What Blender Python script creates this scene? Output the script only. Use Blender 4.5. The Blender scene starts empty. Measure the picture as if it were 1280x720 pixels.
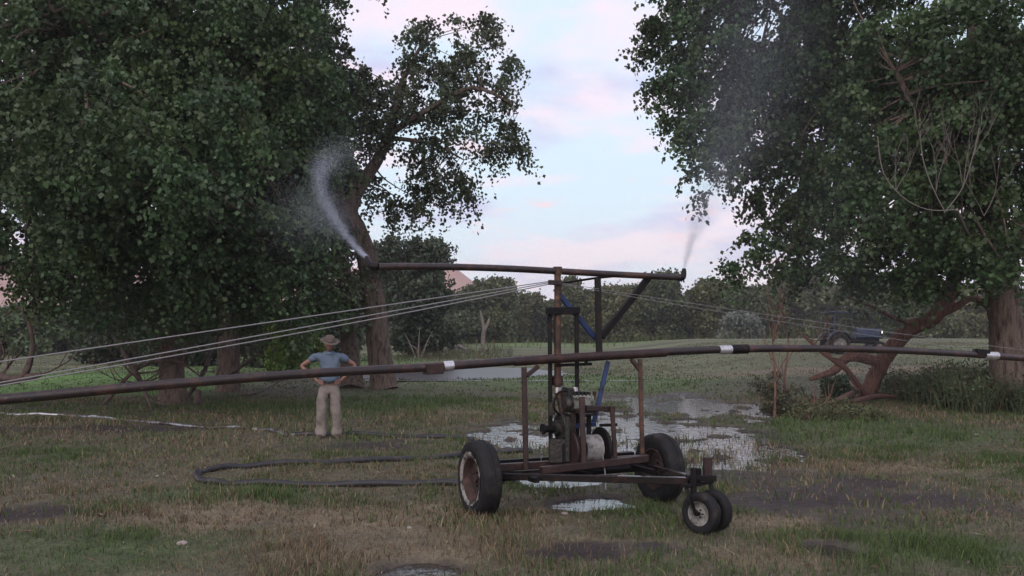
import bpy, bmesh, math, random
import numpy as np
from mathutils import Vector, Matrix

random.seed(7)
rng = np.random.default_rng(11)
S = bpy.context.scene
COL = S.collection
R = math.radians

# ------------------------------------------------------------------ camera model used to read distances off the picture
F, EYE, HY = 1100.0, 1.72, 424.0
def P(px, py, Y):
    return Vector(((px-640)/F*Y, Y, EYE-(py-HY)/F*Y))

# ------------------------------------------------------------------ noise
def _hash(ix, iy, s):
    h = (ix.astype(np.int64)*374761393 + iy.astype(np.int64)*668265263 + s*982451653) & 0xffffffff
    h = ((h ^ (h >> 13))*1274126177) & 0xffffffff
    h = h ^ (h >> 16)
    return (h & 0xffffff)/float(0xffffff)
def vnoise(x, y, s=0):
    x = np.asarray(x, float); y = np.asarray(y, float)
    xi = np.floor(x); yi = np.floor(y); fx = x-xi; fy = y-yi
    fx = fx*fx*(3-2*fx); fy = fy*fy*(3-2*fy)
    a = _hash(xi, yi, s); b = _hash(xi+1, yi, s); c = _hash(xi, yi+1, s); d = _hash(xi+1, yi+1, s)
    return (a*(1-fx)+b*fx)*(1-fy)+(c*(1-fx)+d*fx)*fy
def fbm(x, y, s=0, o=4):
    t = 0; a = .5; n = 0
    for k in range(o):
        t = t+a*vnoise(x, y, s+k*17); n += a; a *= .5; x = np.asarray(x)*2.03+5.1; y = np.asarray(y)*2.03+1.7
    return t/n
def sstep(a, b, x):
    t = np.clip((x-a)/(b-a), 0, 1); return t*t*(3-2*t)

# ------------------------------------------------------------------ terrain
def base_z(x, y):
    z = np.interp(y, [-50, 26, 30, 33, 47, 62, 100, 150, 400, 900], [0, 0, .12, .2, .3, .78, 1.22, 1.38, 1.7, 2.5])
    return z + .85*sstep(6, 15, x)*sstep(30, 48, y)*(1-sstep(70, 110, y))
def Gr(px, py):
    r = (px-640)/F; Y = EYE*F/(py-HY)
    for _ in range(30):
        z = float(base_z(r*Y, Y)); Y = .5*Y+.5*(EYE-z)*F/(py-HY)
    return Y*r, Y
def blob(px, py, rx, ry):
    x, y = Gr(px, py); y1 = Gr(px, py-ry)[1]; y0 = Gr(px, py+ry)[1]
    return (x, (y0+y1)/2, rx/F*y, (y1-y0)/2)
WATER_BLOBS = [blob(*b) for b in [(655,545,70,20),(770,533,100,22),(868,508,105,17),(905,550,90,22),(815,560,80,22),(910,580,70,12)]]
PUDDLES = [blob(*b) for b in [(742,628,58,9),(1040,687,36,11),(528,711,50,12),(690,601,70,7)]]
MUD = [blob(*b) for b in [(1060,622,225,34),(900,590,110,22),(720,600,130,26),(470,558,110,8),(120,536,170,6),(40,640,60,12),(780,690,160,14)]]
GREEN = [blob(*b) for b in [(1120,545,190,22),(60,490,190,12),(470,505,190,18),(760,430.5,260,4),(720,480,220,12),(100,690,260,40),(300,620,120,24),(1180,690,120,24),(330,455,200,14)]]
TAN = [blob(*b) for b in [(1000,450,260,9),(620,510,100,10),(1130,585,170,10),(560,650,200,30),(620,690,260,26),(260,640,90,25),(980,700,120,18),(960,655,90,16),(560,468,120,4)]]
def bmask(bl, x, y, s, amp=.9, fr=1.3):
    m = np.full(np.shape(x), -9.0)
    for (cx, cy, rx, ry) in bl:
        m = np.maximum(m, 1-((x-cx)/rx)**2-((y-cy)/ry)**2)
    return np.maximum(m, -3) + amp*(fbm(x*fr, y*fr, s, 4)-.5)*2
POND = (-3.0, 41.0, 5.6, 7.0)
def wetness(x, y):
    return np.maximum(bmask(WATER_BLOBS, x, y, 3, 1.9, 1.9), bmask(PUDDLES, x, y, 5, .8, 3.5))
def gz(x, y):
    x = np.asarray(x, float); y = np.asarray(y, float)
    far = sstep(20, 60, y)
    n = (fbm(x*.28, y*.28, 21)-.5)*.12*(.35+far*1.6) + (fbm(x*1.7, y*1.7, 22)-.5)*.05*(1-.6*far) + (fbm(x*6, y*6, 23, 2)-.5)*.035*(1-far)
    n = np.where(y < 28.5, np.maximum(n, -.022), n)
    w = wetness(x, y)
    z = base_z(x, y)+n-.095*sstep(-.15, .5, w)*(1-sstep(27, 29, y))
    pm = 1-((x-POND[0])/POND[2])**2-((y-POND[1])/POND[3])**2+(fbm(x*.5, y*.5, 31)-.5)*.7
    return z-.30*sstep(-.2, .35, pm)
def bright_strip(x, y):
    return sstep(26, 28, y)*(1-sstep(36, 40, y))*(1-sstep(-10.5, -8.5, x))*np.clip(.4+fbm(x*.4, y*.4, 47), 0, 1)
def ground_cols(x, y):
    """albedo of the soil and litter (not light): greener, drier and muddier patches"""
    g = np.clip(bmask(GREEN, x, y, 41, .8, .5)*.9+.25, 0, 1)
    t = np.clip(bmask(TAN, x, y, 43, .9, .6)*.9+.3, 0, 1)
    m = np.clip(bmask(MUD, x, y, 45, 1.3, 1.6)*1.2+.1, 0, 1)
    m = np.maximum(m, np.clip((wetness(x, y)+.55)*1.3, 0, 1)*(y < 28))
    return g, t, m

# ------------------------------------------------------------------ mesh helpers
ORG = {}
def mesh_np(name, co, faces, k, col=None):
    me = bpy.data.meshes.new(name)
    co = np.ascontiguousarray(co, np.float32); faces = np.ascontiguousarray(faces, np.int32)
    me.vertices.add(len(co)); me.vertices.foreach_set('co', co.ravel())
    me.loops.add(faces.size); me.loops.foreach_set('vertex_index', faces.ravel())
    me.polygons.add(len(faces)); me.polygons.foreach_set('loop_start', np.arange(0, faces.size, k, dtype=np.int32))
    me.update(calc_edges=True)
    if col is not None:
        a = me.color_attributes.new('col', 'FLOAT_COLOR', 'POINT')
        c = np.ones((len(co), 4), np.float32); c[:, :col.shape[1]] = col
        a.data.foreach_set('color', c.ravel())
    return me
def link(name, me, mat, parent=None, smooth=True):
    o = bpy.data.objects.new(name, me); COL.objects.link(o)
    if mat: me.materials.append(mat)
    if parent: o.parent = parent
    if smooth and me.polygons: me.polygons.foreach_set('use_smooth', np.ones(len(me.polygons), bool))
    return o
def tag(o, label=None, cat=None, group=None, kind=None):
    for k, v in (('label', label), ('category', cat), ('group', group), ('kind', kind)):
        if v: o[k] = v
    return o
def empty(name, loc, label, cat, group=None):
    o = bpy.data.objects.new(name, None); COL.objects.link(o); o.location = loc
    o.empty_display_size = .3
    ORG[o.name] = Vector(loc)
    return tag(o, label, cat, group)
def frame_of(d):
    d = d.normalized(); up = Vector((0, 0, 1)) if abs(d.z) < .95 else Vector((0, 1, 0))
    a = d.cross(up).normalized(); b = a.cross(d).normalized()
    return a, b
class MB:
    def __init__(s): s.v = []; s.f = []
    def tube(s, pts, rad, n=8, cap=True, jit=0):
        pts = [Vector(p) for p in pts]
        if not isinstance(rad, (list, tuple)): rad = [rad]*len(pts)
        base = len(s.v); a = None
        for i, p in enumerate(pts):
            d = (pts[min(i+1, len(pts)-1)]-pts[max(i-1, 0)])
            if d.length < 1e-9: d = Vector((0, 0, 1))
            d.normalize()
            if a is None: a, b = frame_of(d)
            else:
                a = (a-d*a.dot(d)).normalized(); b = a.cross(d)*1.0
            b = d.cross(a)
            for k in range(n):
                t = 2*math.pi*k/n; r = rad[i]*(1+(random.uniform(-jit, jit) if jit else 0))
                s.v.append(p+(a*math.cos(t)+b*math.sin(t))*r)
        for i in range(len(pts)-1):
            for k in range(n):
                q = base+i*n
                s.f.append((q+k, q+(k+1) % n, q+n+(k+1) % n, q+n+k))
        if cap:
            s.f.append(tuple(base+k for k in reversed(range(n))))
            q = base+(len(pts)-1)*n; s.f.append(tuple(q+k for k in range(n)))
        return s
    def beam(s, p0, p1, w, h, ch=.006, up=None):
        p0 = Vector(p0); p1 = Vector(p1); d = (p1-p0).normalized()
        if up is None: a, b = frame_of(d)
        else:
            a = d.cross(Vector(up)).normalized(); b = a.cross(d).normalized()
        w2 = w/2; h2 = h/2; c = min(ch, w2*.6, h2*.6)
        sec = [(w2-c, h2), (-w2+c, h2), (-w2, h2-c), (-w2, -h2+c), (-w2+c, -h2), (w2-c, -h2), (w2, -h2+c), (w2, h2-c)]
        base = len(s.v)
        for p in (p0, p1):
            for (x, y) in sec: s.v.append(p+a*x+b*y)
        for k in range(8): s.f.append((base+k, base+(k+1) % 8, base+8+(k+1) % 8, base+8+k))
        s.f.append(tuple(base+k for k in reversed(range(8)))); s.f.append(tuple(base+8+k for k in range(8)))
        return s
    def lathe(s, c, axis, prof, n=32, closed=False, wob=None):
        c = Vector(c); axis = Vector(axis).normalized(); a, b = frame_of(axis); base = len(s.v); m = len(prof)
        for k in range(n):
            t = 2*math.pi*k/n
            for j, (ax, r) in enumerate(prof):
                if wob: r = r+wob(k, j)
                s.v.append(c+axis*ax+(a*math.cos(t)+b*math.sin(t))*r)
        for k in range(n):
            q0 = base+k*m; q1 = base+((k+1) % n)*m
            for j in range(m if closed else m-1):
                j2 = (j+1) % m
                s.f.append((q0+j, q1+j, q1+j2, q0+j2))
        return s
    def build(s, name, mat, parent=None, smooth=False, root=None):
        r = root or parent
        while r is not None and r.parent is not None: r = r.parent
        o = ORG.get(r.name, Vector((0, 0, 0))) if r else Vector((0, 0, 0))
        me = bpy.data.meshes.new(name)
        me.from_pydata([tuple(v-o) for v in s.v], [], s.f); me.update()
        bm = bmesh.new(); bm.from_mesh(me); bmesh.ops.recalc_face_normals(bm, faces=bm.faces); bm.to_mesh(me); bm.free()
        ob = link(name, me, mat, parent, smooth)
        if smooth:
            try: me.set_sharp_from_angle(angle=R(42))
            except Exception: pass
        return ob

# ------------------------------------------------------------------ materials
def mat(name, base, rough=.7, metal=0, noise=None, bump=0, bscale=30, spec=.4, attr=False, transl=0, scale=(1, 1, 1)):
    """noise = list of (colour, scale, low, high) mixed over the base by object-space noise"""
    m = bpy.data.materials.new(name); m.use_nodes = True; nt = m.node_tree; N = nt.nodes; L = nt.links
    b = N['Principled BSDF']; b.inputs['Roughness'].default_value = rough; b.inputs['Metallic'].default_value = metal
    b.inputs['Specular IOR Level'].default_value = spec
    tc = N.new('ShaderNodeTexCoord'); mp = N.new('ShaderNodeMapping'); mp.inputs['Scale'].default_value = scale
    L.new(tc.outputs['Object'], mp.inputs['Vector'])
    if attr:
        at = N.new('ShaderNodeAttribute'); at.attribute_name = 'col'; cur = at.outputs['Color']
    else:
        rg = N.new('ShaderNodeRGB'); rg.outputs[0].default_value = (*base, 1); cur = rg.outputs[0]
    for (c, sc, lo, hi) in (noise or []):
        nz = N.new('ShaderNodeTexNoise'); nz.inputs['Scale'].default_value = sc; nz.inputs['Detail'].default_value = 6; nz.inputs['Roughness'].default_value = .65
        L.new(mp.outputs[0], nz.inputs['Vector'])
        mr = N.new('ShaderNodeMapRange'); mr.inputs[1].default_value = lo; mr.inputs[2].default_value = hi
        L.new(nz.outputs['Fac'], mr.inputs[0])
        mx = N.new('ShaderNodeMix'); mx.data_type = 'RGBA'
        L.new(mr.outputs[0], mx.inputs['Factor']); L.new(cur, mx.inputs['A']); mx.inputs['B'].default_value = (*c, 1)
        cur = mx.outputs['Result']
    L.new(cur, b.inputs['Base Color'])
    if bump:
        nz = N.new('ShaderNodeTexNoise'); nz.inputs['Scale'].default_value = bscale; nz.inputs['Detail'].default_value = 8
        L.new(mp.outputs[0], nz.inputs['Vector'])
        bp = N.new('ShaderNodeBump'); bp.inputs['Strength'].default_value = bump; bp.inputs['Distance'].default_value = .02
        L.new(nz.outputs['Fac'], bp.inputs['Height']); L.new(bp.outputs[0], b.inputs['Normal'])
    if transl:
        tr = N.new('ShaderNodeBsdfTranslucent'); L.new(cur, tr.inputs['Color'])
        ms = N.new('ShaderNodeMixShader'); ms.inputs[0].default_value = transl
        L.new(b.outputs[0], ms.inputs[1]); L.new(tr.outputs[0], ms.inputs[2]); L.new(ms.outputs[0], N['Material Output'].inputs['Surface'])
    return m

M = {}
M['leaf'] = mat('leaf_green', (.06, .09, .04), .48, attr=True, transl=.25, spec=.42)
M['grass'] = mat('grass_blade', (.1, .1, .05), .8, attr=True, transl=.15, spec=.15)
M['bark'] = mat('cottonwood_bark', (.16, .125, .105), .95, noise=[((.05, .036, .032), 3.0, .45, .65), ((.27, .21, .18), 9, .55, .75)], bump=1.0, bscale=5, scale=(4, 4, .8), spec=.1)
M['redbark'] = mat('reddish_bark', (.165, .095, .076), .95, noise=[((.07, .045, .04), 3.0, .45, .65), ((.22, .15, .125), 9, .55, .75)], bump=1.0, bscale=5, scale=(4, 4, .8), spec=.1)
M['deadwood'] = mat('dead_wood', (.11, .08, .07), .9, noise=[((.05, .035, .03), 6, .45, .65)], bump=.5, bscale=10)
M['palewood'] = mat('pale_dead_wood', (.22, .19, .165), .9, noise=[((.12, .10, .09), 4, .45, .65)])
M['redwood'] = mat('red_log', (.15, .075, .06), .9, noise=[((.12, .07, .06), 4, .4, .65)], bump=.5, bscale=8)
M['twig'] = mat('grey_twig', (.17, .15, .14), .9)
M['maroon'] = mat('maroon_steel', (.022, .011, .0105), .5, noise=[((.075, .035, .025), 9, .5, .74), ((.03, .018, .017), 4, .5, .7)], bump=.25, bscale=40, spec=.4)
M['boom'] = mat('boom_steel', (.018, .012, .0125), .42, noise=[((.065, .03, .022), 3.5, .5, .66), ((.014, .012, .013), 12, .5, .62), ((.16, .09, .06), 40, .6, .72)], bump=.15, bscale=30, spec=.5)
M['rust'] = mat('rusty_pipe', (.085, .043, .028), .6, noise=[((.025, .016, .014), 7, .42, .60), ((.2, .105, .055), 18, .56, .76)], bump=.3, bscale=50)
M['dark'] = mat('dark_steel', (.007, .0065, .007), .5, noise=[((.035, .018, .014), 8, .56, .76)], bump=.2, bscale=40, spec=.18)
M['blue'] = mat('blue_paint', (.024, .045, .125), .5, noise=[((.014, .014, .022), 7, .5, .68)], bump=.1, bscale=40, spec=.25)
M['galv'] = mat('galvanised_metal', (.6, .6, .62), .35, .7, noise=[((.35, .34, .35), 20, .45, .65)])
M['lightsteel'] = mat('worn_bright_steel', (.36, .34, .34), .45, .4, noise=[((.1, .06, .05), 10, .45, .6)])
M['cable'] = mat('steel_cable', (.22, .22, .23), .6, .2)
M['wet'] = mat('wet_dark_beam', (.016, .014, .014), .16, noise=[((.05, .025, .02), 8, .52, .72)], spec=.5)
M['wound'] = mat('wound_cable', (.42, .42, .43), .55, .2, noise=[((.2, .18, .17), 15, .45, .65)], bump=.5, bscale=60)
M['tyre'] = mat('tyre_rubber', (.012, .012, .013), .7, noise=[((.06, .05, .042), 6, .56, .8)], bump=.3, bscale=30, spec=.25)
M['bead'] = mat('dried_mud_ring', (.26, .245, .225), .9, noise=[((.03, .028, .028), 9, .44, .56)])
M['rim'] = mat('rusty_rim', (.034, .02, .018), .75, noise=[((.10, .055, .045), 9, .5, .7)], bump=.2, bscale=30)
M['greyrim'] = mat('grey_rim', (.33, .33, .31), .5, .3, noise=[((.10, .09, .08), 12, .42, .62)])
M['engine'] = mat('engine_grey', (.24, .25, .22), .5, .3, noise=[((.05, .05, .045), 14, .45, .6)])
M['engdark'] = mat('oily_engine', (.016, .016, .016), .45, noise=[((.06, .045, .035), 16, .5, .7)], bump=.4, bscale=30)
M['hose'] = mat('black_hose', (.022, .022, .025), .5, noise=[((.07, .06, .05), 5, .52, .72)], spec=.4)
M['alu'] = mat('aluminium_pipe', (.5, .5, .53), .3, .8, noise=[((.12, .1, .08), 2.5, .42, .55)])
M['skin'] = mat('skin', (.22, .115, .09), .6)
M['shirt'] = mat('blue_shirt', (.105, .145, .20), .85, noise=[((.07, .10, .145), 6, .4, .7)], bump=.5, bscale=9)
M['khaki'] = mat('khaki_cloth', (.225, .195, .175), .9, noise=[((.14, .12, .105), 5, .45, .7)], bump=.6, bscale=8)
M['hat'] = mat('straw_hat', (.125, .10, .085), .9, noise=[((.075, .06, .05), 30, .4, .6)])
M['band'] = mat('hat_band', (.06, .045, .04), .8)
M['shoe'] = mat('shoe_leather', (.06, .04, .035), .6)
M['hair'] = mat('grey_hair', (.25, .22, .2), .8)
M['drop'] = mat('water_drops', (.76, .81, .92), .5, transl=.5)
M['tblue'] = mat('tractor_blue', (.03, .05, .095), .5, noise=[((.05, .05, .06), 3, .45, .7)])
M['rock'] = mat('red_rock', (.36, .21, .165), .95, noise=[((.33, .18, .14), .03, .4, .6)])
M['stone'] = mat('pale_stone', (.3, .26, .24), .9)
def lamp_mat():
    m = bpy.data.materials.new('lit_lamp'); m.use_nodes = True
    b = m.node_tree.nodes['Principled BSDF']; b.inputs['Base Color'].default_value = (.9, .88, .85, 1)
    b.inputs['Emission Color'].default_value = (1, .93, .85, 1); b.inputs['Emission Strength'].default_value = 1.2
    return m
M['lamp'] = lamp_mat()
def water_mat(nm, rough, bump):
    m = bpy.data.materials.new(nm); m.use_nodes = True; nt = m.node_tree
    b = nt.nodes['Principled BSDF']; b.inputs['Base Color'].default_value = (.035, .03, .027, 1)
    b.inputs['Roughness'].default_value = rough; b.inputs['IOR'].default_value = 1.33; b.inputs['Specular IOR Level'].default_value = .5
    tc = nt.nodes.new('ShaderNodeTexCoord')
    n = nt.nodes.new('ShaderNodeTexNoise'); n.inputs['Scale'].default_value = 6; n.inputs['Detail'].default_value = 4
    nt.links.new(tc.outputs['Object'], n.inputs['Vector'])
    bp = nt.nodes.new('ShaderNodeBump'); bp.inputs['Strength'].default_value = bump; bp.inputs['Distance'].default_value = .03
    nt.links.new(n.outputs['Fac'], bp.inputs['Height']); nt.links.new(bp.outputs[0], b.inputs['Normal'])
    return m
M['water'] = water_mat('muddy_water', .07, .30)
M['ripple'] = water_mat('rippled_water', .32, .5)
def ground_mat():
    m = mat('meadow_soil', (.1, .08, .06), .95, attr=True, noise=None, spec=.1)
    nt = m.node_tree; N = nt.nodes; L = nt.links; b = N['Principled BSDF']
    tc = N.new('ShaderNodeTexCoord'); at = [n for n in N if n.type == 'ATTRIBUTE'][0]
    cur = at.outputs['Color']
    for sc, lo, hi in ((3.5, .6, 1.35), (22, .55, 1.45)):
        nz = N.new('ShaderNodeTexNoise'); nz.inputs['Scale'].default_value = sc; nz.inputs['Detail'].default_value = 8; nz.inputs['Roughness'].default_value = .7
        L.new(tc.outputs['Object'], nz.inputs['Vector'])
        mr = N.new('ShaderNodeMapRange'); mr.inputs[1].default_value = .3; mr.inputs[2].default_value = .7; mr.inputs[3].default_value = lo; mr.inputs[4].default_value = hi
        L.new(nz.outputs['Fac'], mr.inputs[0])
        mx = N.new('ShaderNodeVectorMath'); mx.operation = 'SCALE'
        L.new(cur, mx.inputs[0]); L.new(mr.outputs[0], mx.inputs['Scale']); cur = mx.outputs[0]
    L.new(cur, b.inputs['Base Color'])
    a2 = N.new('ShaderNodeAttribute'); a2.attribute_name = 'wet'
    mr = N.new('ShaderNodeMapRange'); mr.inputs[3].default_value = .95; mr.inputs[4].default_value = .5
    L.new(a2.outputs['Fac'], mr.inputs[0]); L.new(mr.outputs[0], b.inputs['Roughness'])
    b.inputs['Specular IOR Level'].default_value = .35
    nz = N.new('ShaderNodeTexNoise'); nz.inputs['Scale'].default_value = 14; nz.inputs['Detail'].default_value = 8
    L.new(tc.outputs['Object'], nz.inputs['Vector'])
    bp = N.new('ShaderNodeBump'); bp.inputs['Strength'].default_value = .7; bp.inputs['Distance'].default_value = .04
    L.new(nz.outputs['Fac'], bp.inputs['Height']); L.new(bp.outputs[0], b.inputs['Normal'])
    return m

# ------------------------------------------------------------------ ground, water, hills
def lin(*segs):
    out = []
    for a, b, s in segs: out.append(np.arange(a, b, s))
    return np.concatenate(out)
def build_ground():
    xs = np.concatenate([-np.geomspace(900, 60, 30), lin((-58, -20, 1.0), (-20, -9, .3), (-9, 13, .075), (13, 26, .3), (26, 60, 1.0)), np.geomspace(60, 900, 30)])
    ys = np.concatenate([lin((-30, 4, 1.0), (4, 5.5, .2), (5.5, 22, .075), (22, 50, .3), (50, 130, 1.2)), np.geomspace(131, 900, 30)])
    X, Y = np.meshgrid(xs, ys); x = X.ravel(); y = Y.ravel(); z = gz(x, y)
    g, t, m = ground_cols(x, y)
    c0 = np.array([.088, .082, .052]); cg = np.array([.070, .090, .040]); ct = np.array([.165, .135, .088]); cm = np.array([.034, .026, .025])
    fy = sstep(24, 36, y)[:, None]; c = c0[None]*(1-fy)+np.array([.105, .115, .062])[None]*fy
    cg = cg[None]*(1-fy)+np.array([.11, .17, .058])[None]*fy
    n = fbm(x*.8, y*.8, 61)[:, None]
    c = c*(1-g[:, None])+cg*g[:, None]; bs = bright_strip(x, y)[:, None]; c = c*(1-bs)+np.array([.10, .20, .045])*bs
    c = c*(1+fy*(fbm(x*.12, y*.35, 64)[:, None]-.5)*1.3)
    tt = (t*(.4+.9*n[:, 0]))[:, None].clip(0, 1); c = c*(1-tt)+ct*tt
    mm = (m*(.5+.9*fbm(x*1.6, y*1.6, 62))).clip(0, 1)[:, None]; c = c*(1-mm)+cm*mm
    nx, ny = len(xs), len(ys); i = (np.arange(ny-1)[:, None]*nx+np.arange(nx-1)[None]).ravel()
    q = np.stack([i, i+1, i+nx+1, i+nx], 1)
    me = mesh_np('ground', np.stack([x, y, z], 1), q, 4, c)
    a = me.attributes.new('wet', 'FLOAT', 'POINT'); a.data.foreach_set('value', (np.clip(np.maximum((wetness(x, y)+.45)*1.4, mm[:, 0]*.75*(x > 1)), 0, 1)*(y < 28)).astype(np.float32))
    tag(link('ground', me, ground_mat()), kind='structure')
build_ground()
def sheet(name, x0, x1, y0, y1, z, nx=60, ny=60, m='water'):
    xs = np.linspace(x0, x1, nx); ys = np.linspace(y0, y1, ny); X, Y = np.meshgrid(xs, ys)
    i = (np.arange(ny-1)[:, None]*nx+np.arange(nx-1)[None]).ravel()
    me = mesh_np(name, np.stack([X.ravel(), Y.ravel(), np.full(X.size, z)], 1), np.stack([i, i+1, i+nx+1, i+nx], 1), 4)
    return tag(link(name, me, M[m]), kind='structure')
sheet('flood_water', -2.2, 10.5, 9.9, 29, -.034, 2, 2)
for b in PUDDLES[:3]:
    sheet('puddle', b[0]-b[2]*1.8, b[0]+b[2]*1.8, b[1]-b[3]*1.8, b[1]+b[3]*1.8, -.034, 2, 2)
sheet('pond', POND[0]-8, POND[0]+8, POND[1]-9, POND[1]+9, .20, 2, 2, 'ripple')

def build_hills():
    xs = np.linspace(-900, 900, 181); ys = np.linspace(560, 820, 40); X, Y = np.meshgrid(xs, ys); x = X.ravel(); y = Y.ravel()
    ridge = np.interp(x, [-900, -400, -230, -120, -42, -22, 10, 300, 900], [60, 62, 52, 50, 52, 38, 14, 10, 24])
    prof = sstep(560, 640, y)*.6+sstep(630, 655, y)*.4
    z = 1.9+(ridge*(.8+.4*fbm(x*.012, y*.012, 71)))*prof*(1-.5*sstep(700, 820, y))
    nx, ny = len(xs), len(ys); i = (np.arange(ny-1)[:, None]*nx+np.arange(nx-1)[None]).ravel()
    me = mesh_np('hills', np.stack([x, y, z], 1), np.stack([i, i+1, i+nx+1, i+nx], 1), 4)
    tag(link('hills', me, M['rock']), kind='structure')
build_hills()

# ------------------------------------------------------------------ grass
def blades(x, y, h, w, col, seg2=True, lean=.5):
    n = len(x); z = gz(x, y)-.006
    a = rng.uniform(0, 2*np.pi, n); ln = rng.uniform(.05, lean, n)*h
    dx, dy = np.cos(a)*ln, np.sin(a)*ln
    b = rng.uniform(0, 2*np.pi, n); sx, sy = np.cos(b)*w/2, np.sin(b)*w/2
    p0 = np.stack([x, y, z], 1); s = np.stack([sx, sy, np.zeros(n)], 1)
    pm = p0+np.stack([dx*.35, dy*.35, h*.6], 1); pt = p0+np.stack([dx, dy, h*np.sqrt(np.clip(1-(ln/h)**2*.5, .2, 1))], 1)
    v = np.stack([p0-s, p0+s, pm+s*.75, pm-s*.75, pt+s*.12, pt-s*.12], 1).reshape(-1, 3)
    k = np.arange(n)[:, None]*6
    f = np.concatenate([k+np.array([0, 1, 2, 3]), k+np.array([3, 2, 4, 5])], 0)
    return v, f, np.repeat(col, 6, 0)
def grass_field(x, y, dens_keep, hmul, wmul):
    g, t, m = ground_cols(x, y); w = wetness(x, y)
    keep = rng.random(len(x)) < np.where((w > 0) & (y < 28), (.10+.75*sstep(.5, .62, fbm(x*1.1, y*1.1, 84)))*(1-.6*sstep(14, 18, y)), 1-.82*m)*dens_keep
    keep &= (bmask(PUDDLES, x, y, 5, .8, 3.5) < -.25) | (rng.random(len(x)) < .06)
    clump = fbm(x*2.2, y*2.2, 81)
    keep &= rng.random(len(x)) < .25+1.5*np.clip(clump-.25, 0, 1)
    x, y, g, t, m, clump, w = [q[keep] for q in (x, y, g, t, m, clump, w)]
    n = len(x)
    tall = fbm(x*.7, y*.7, 82)
    h = rng.uniform(.03, .085, n)*(.55+1.5*np.clip(tall-.3, 0, 1)+.7*(clump > .62))*hmul*(1+.35*g)
    h = np.where((w > 0) & (y < 28), rng.uniform(.04, .17, n)*(1-.35*sstep(14, 18, y)), h)
    pg = np.clip(.52+.65*g-.42*t+(clump-.5)*.9+(fbm(x*.45, y*.45, 83)-.5)*1.6, .05, .97)
    isg = rng.random(n) < pg
    c = np.where(isg[:, None], np.array([.076, .115, .042]), np.array([.205, .165, .105]))
    brown = rng.random(n) < .25
    c = np.where((brown & ~isg)[:, None], np.array([.11, .07, .05]), c)
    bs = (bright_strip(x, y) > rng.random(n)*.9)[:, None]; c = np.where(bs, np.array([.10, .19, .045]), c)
    c = c*rng.uniform(.6, 1.4, (n, 1))
    return blades(x, y, h, np.full(n, .006)*wmul*rng.uniform(.7, 1.5, n), c, lean=1.0)
def build_grass():
    V, Fc, C, off = [], [], [], 0
    for (x0, x1, y0, y1, n, hm, wm) in ((-7, 8, 4.6, 8, 95000, .9, 1.0), (-10, 11, 8, 14, 150000, 1.0, 1.5), (-19, 22, 14, 26, 150000, 1.2, 2.6), (-34, 40, 26, 60, 120000, .75, 6)):
        x = rng.uniform(x0, x1, n); y = rng.uniform(y0, y1, n)
        pm = 1-((x-POND[0])/(POND[2]*1.0))**2-((y-POND[1])/(POND[3]*1.0))**2
        k = pm < 0; x = x[k]; y = y[k]
        v, f, c = grass_field(x, y, 1, hm, wm)
        V.append(v); Fc.append(f+off); C.append(c); off += len(v)
    me = mesh_np('meadow_grass', np.concatenate(V), np.concatenate(Fc), 4, np.concatenate(C))
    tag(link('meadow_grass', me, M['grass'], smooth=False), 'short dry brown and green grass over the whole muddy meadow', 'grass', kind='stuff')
build_grass()

def litter():
    n = 900; y = 5+rng.random(n)**1.5*14; x = rng.uniform(-.75, .75, n)*(y+2); n = len(x)
    p = np.stack([x, y, gz(x, y)+rng.uniform(.01, .05, n)], 1)
    a = rng.normal(size=p.shape); a[:, 2] *= .4; a /= np.linalg.norm(a, axis=1, keepdims=True); b = rng.normal(size=p.shape); b -= a*np.sum(a*b, 1, keepdims=True); b /= np.linalg.norm(b, axis=1, keepdims=True)
    tw = (rng.random(n) < .3)[:, None]; L_ = np.where(tw, rng.uniform(.05, .18, (n, 1)), rng.uniform(.012, .032, (n, 1))); w_ = np.where(tw, .004, L_*.4)
    v = np.stack([p-a*L_, p+b*w_, p+a*L_, p-b*w_], 1).reshape(-1, 3)
    c = np.where(rng.random((n, 1)) < .35, np.array([.36, .31, .26]), np.array([.16, .10, .07]))*rng.uniform(.5, 1.2, (n, 1))
    tag(link('leaf_litter', mesh_np('leaf_litter', v, np.arange(4*n).reshape(-1, 4), 4, np.repeat(c, 4, 0)), M['grass'], smooth=False), 'fallen leaves and broken twigs strewn through the short grass', 'litter', kind='stuff')
litter()
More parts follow.
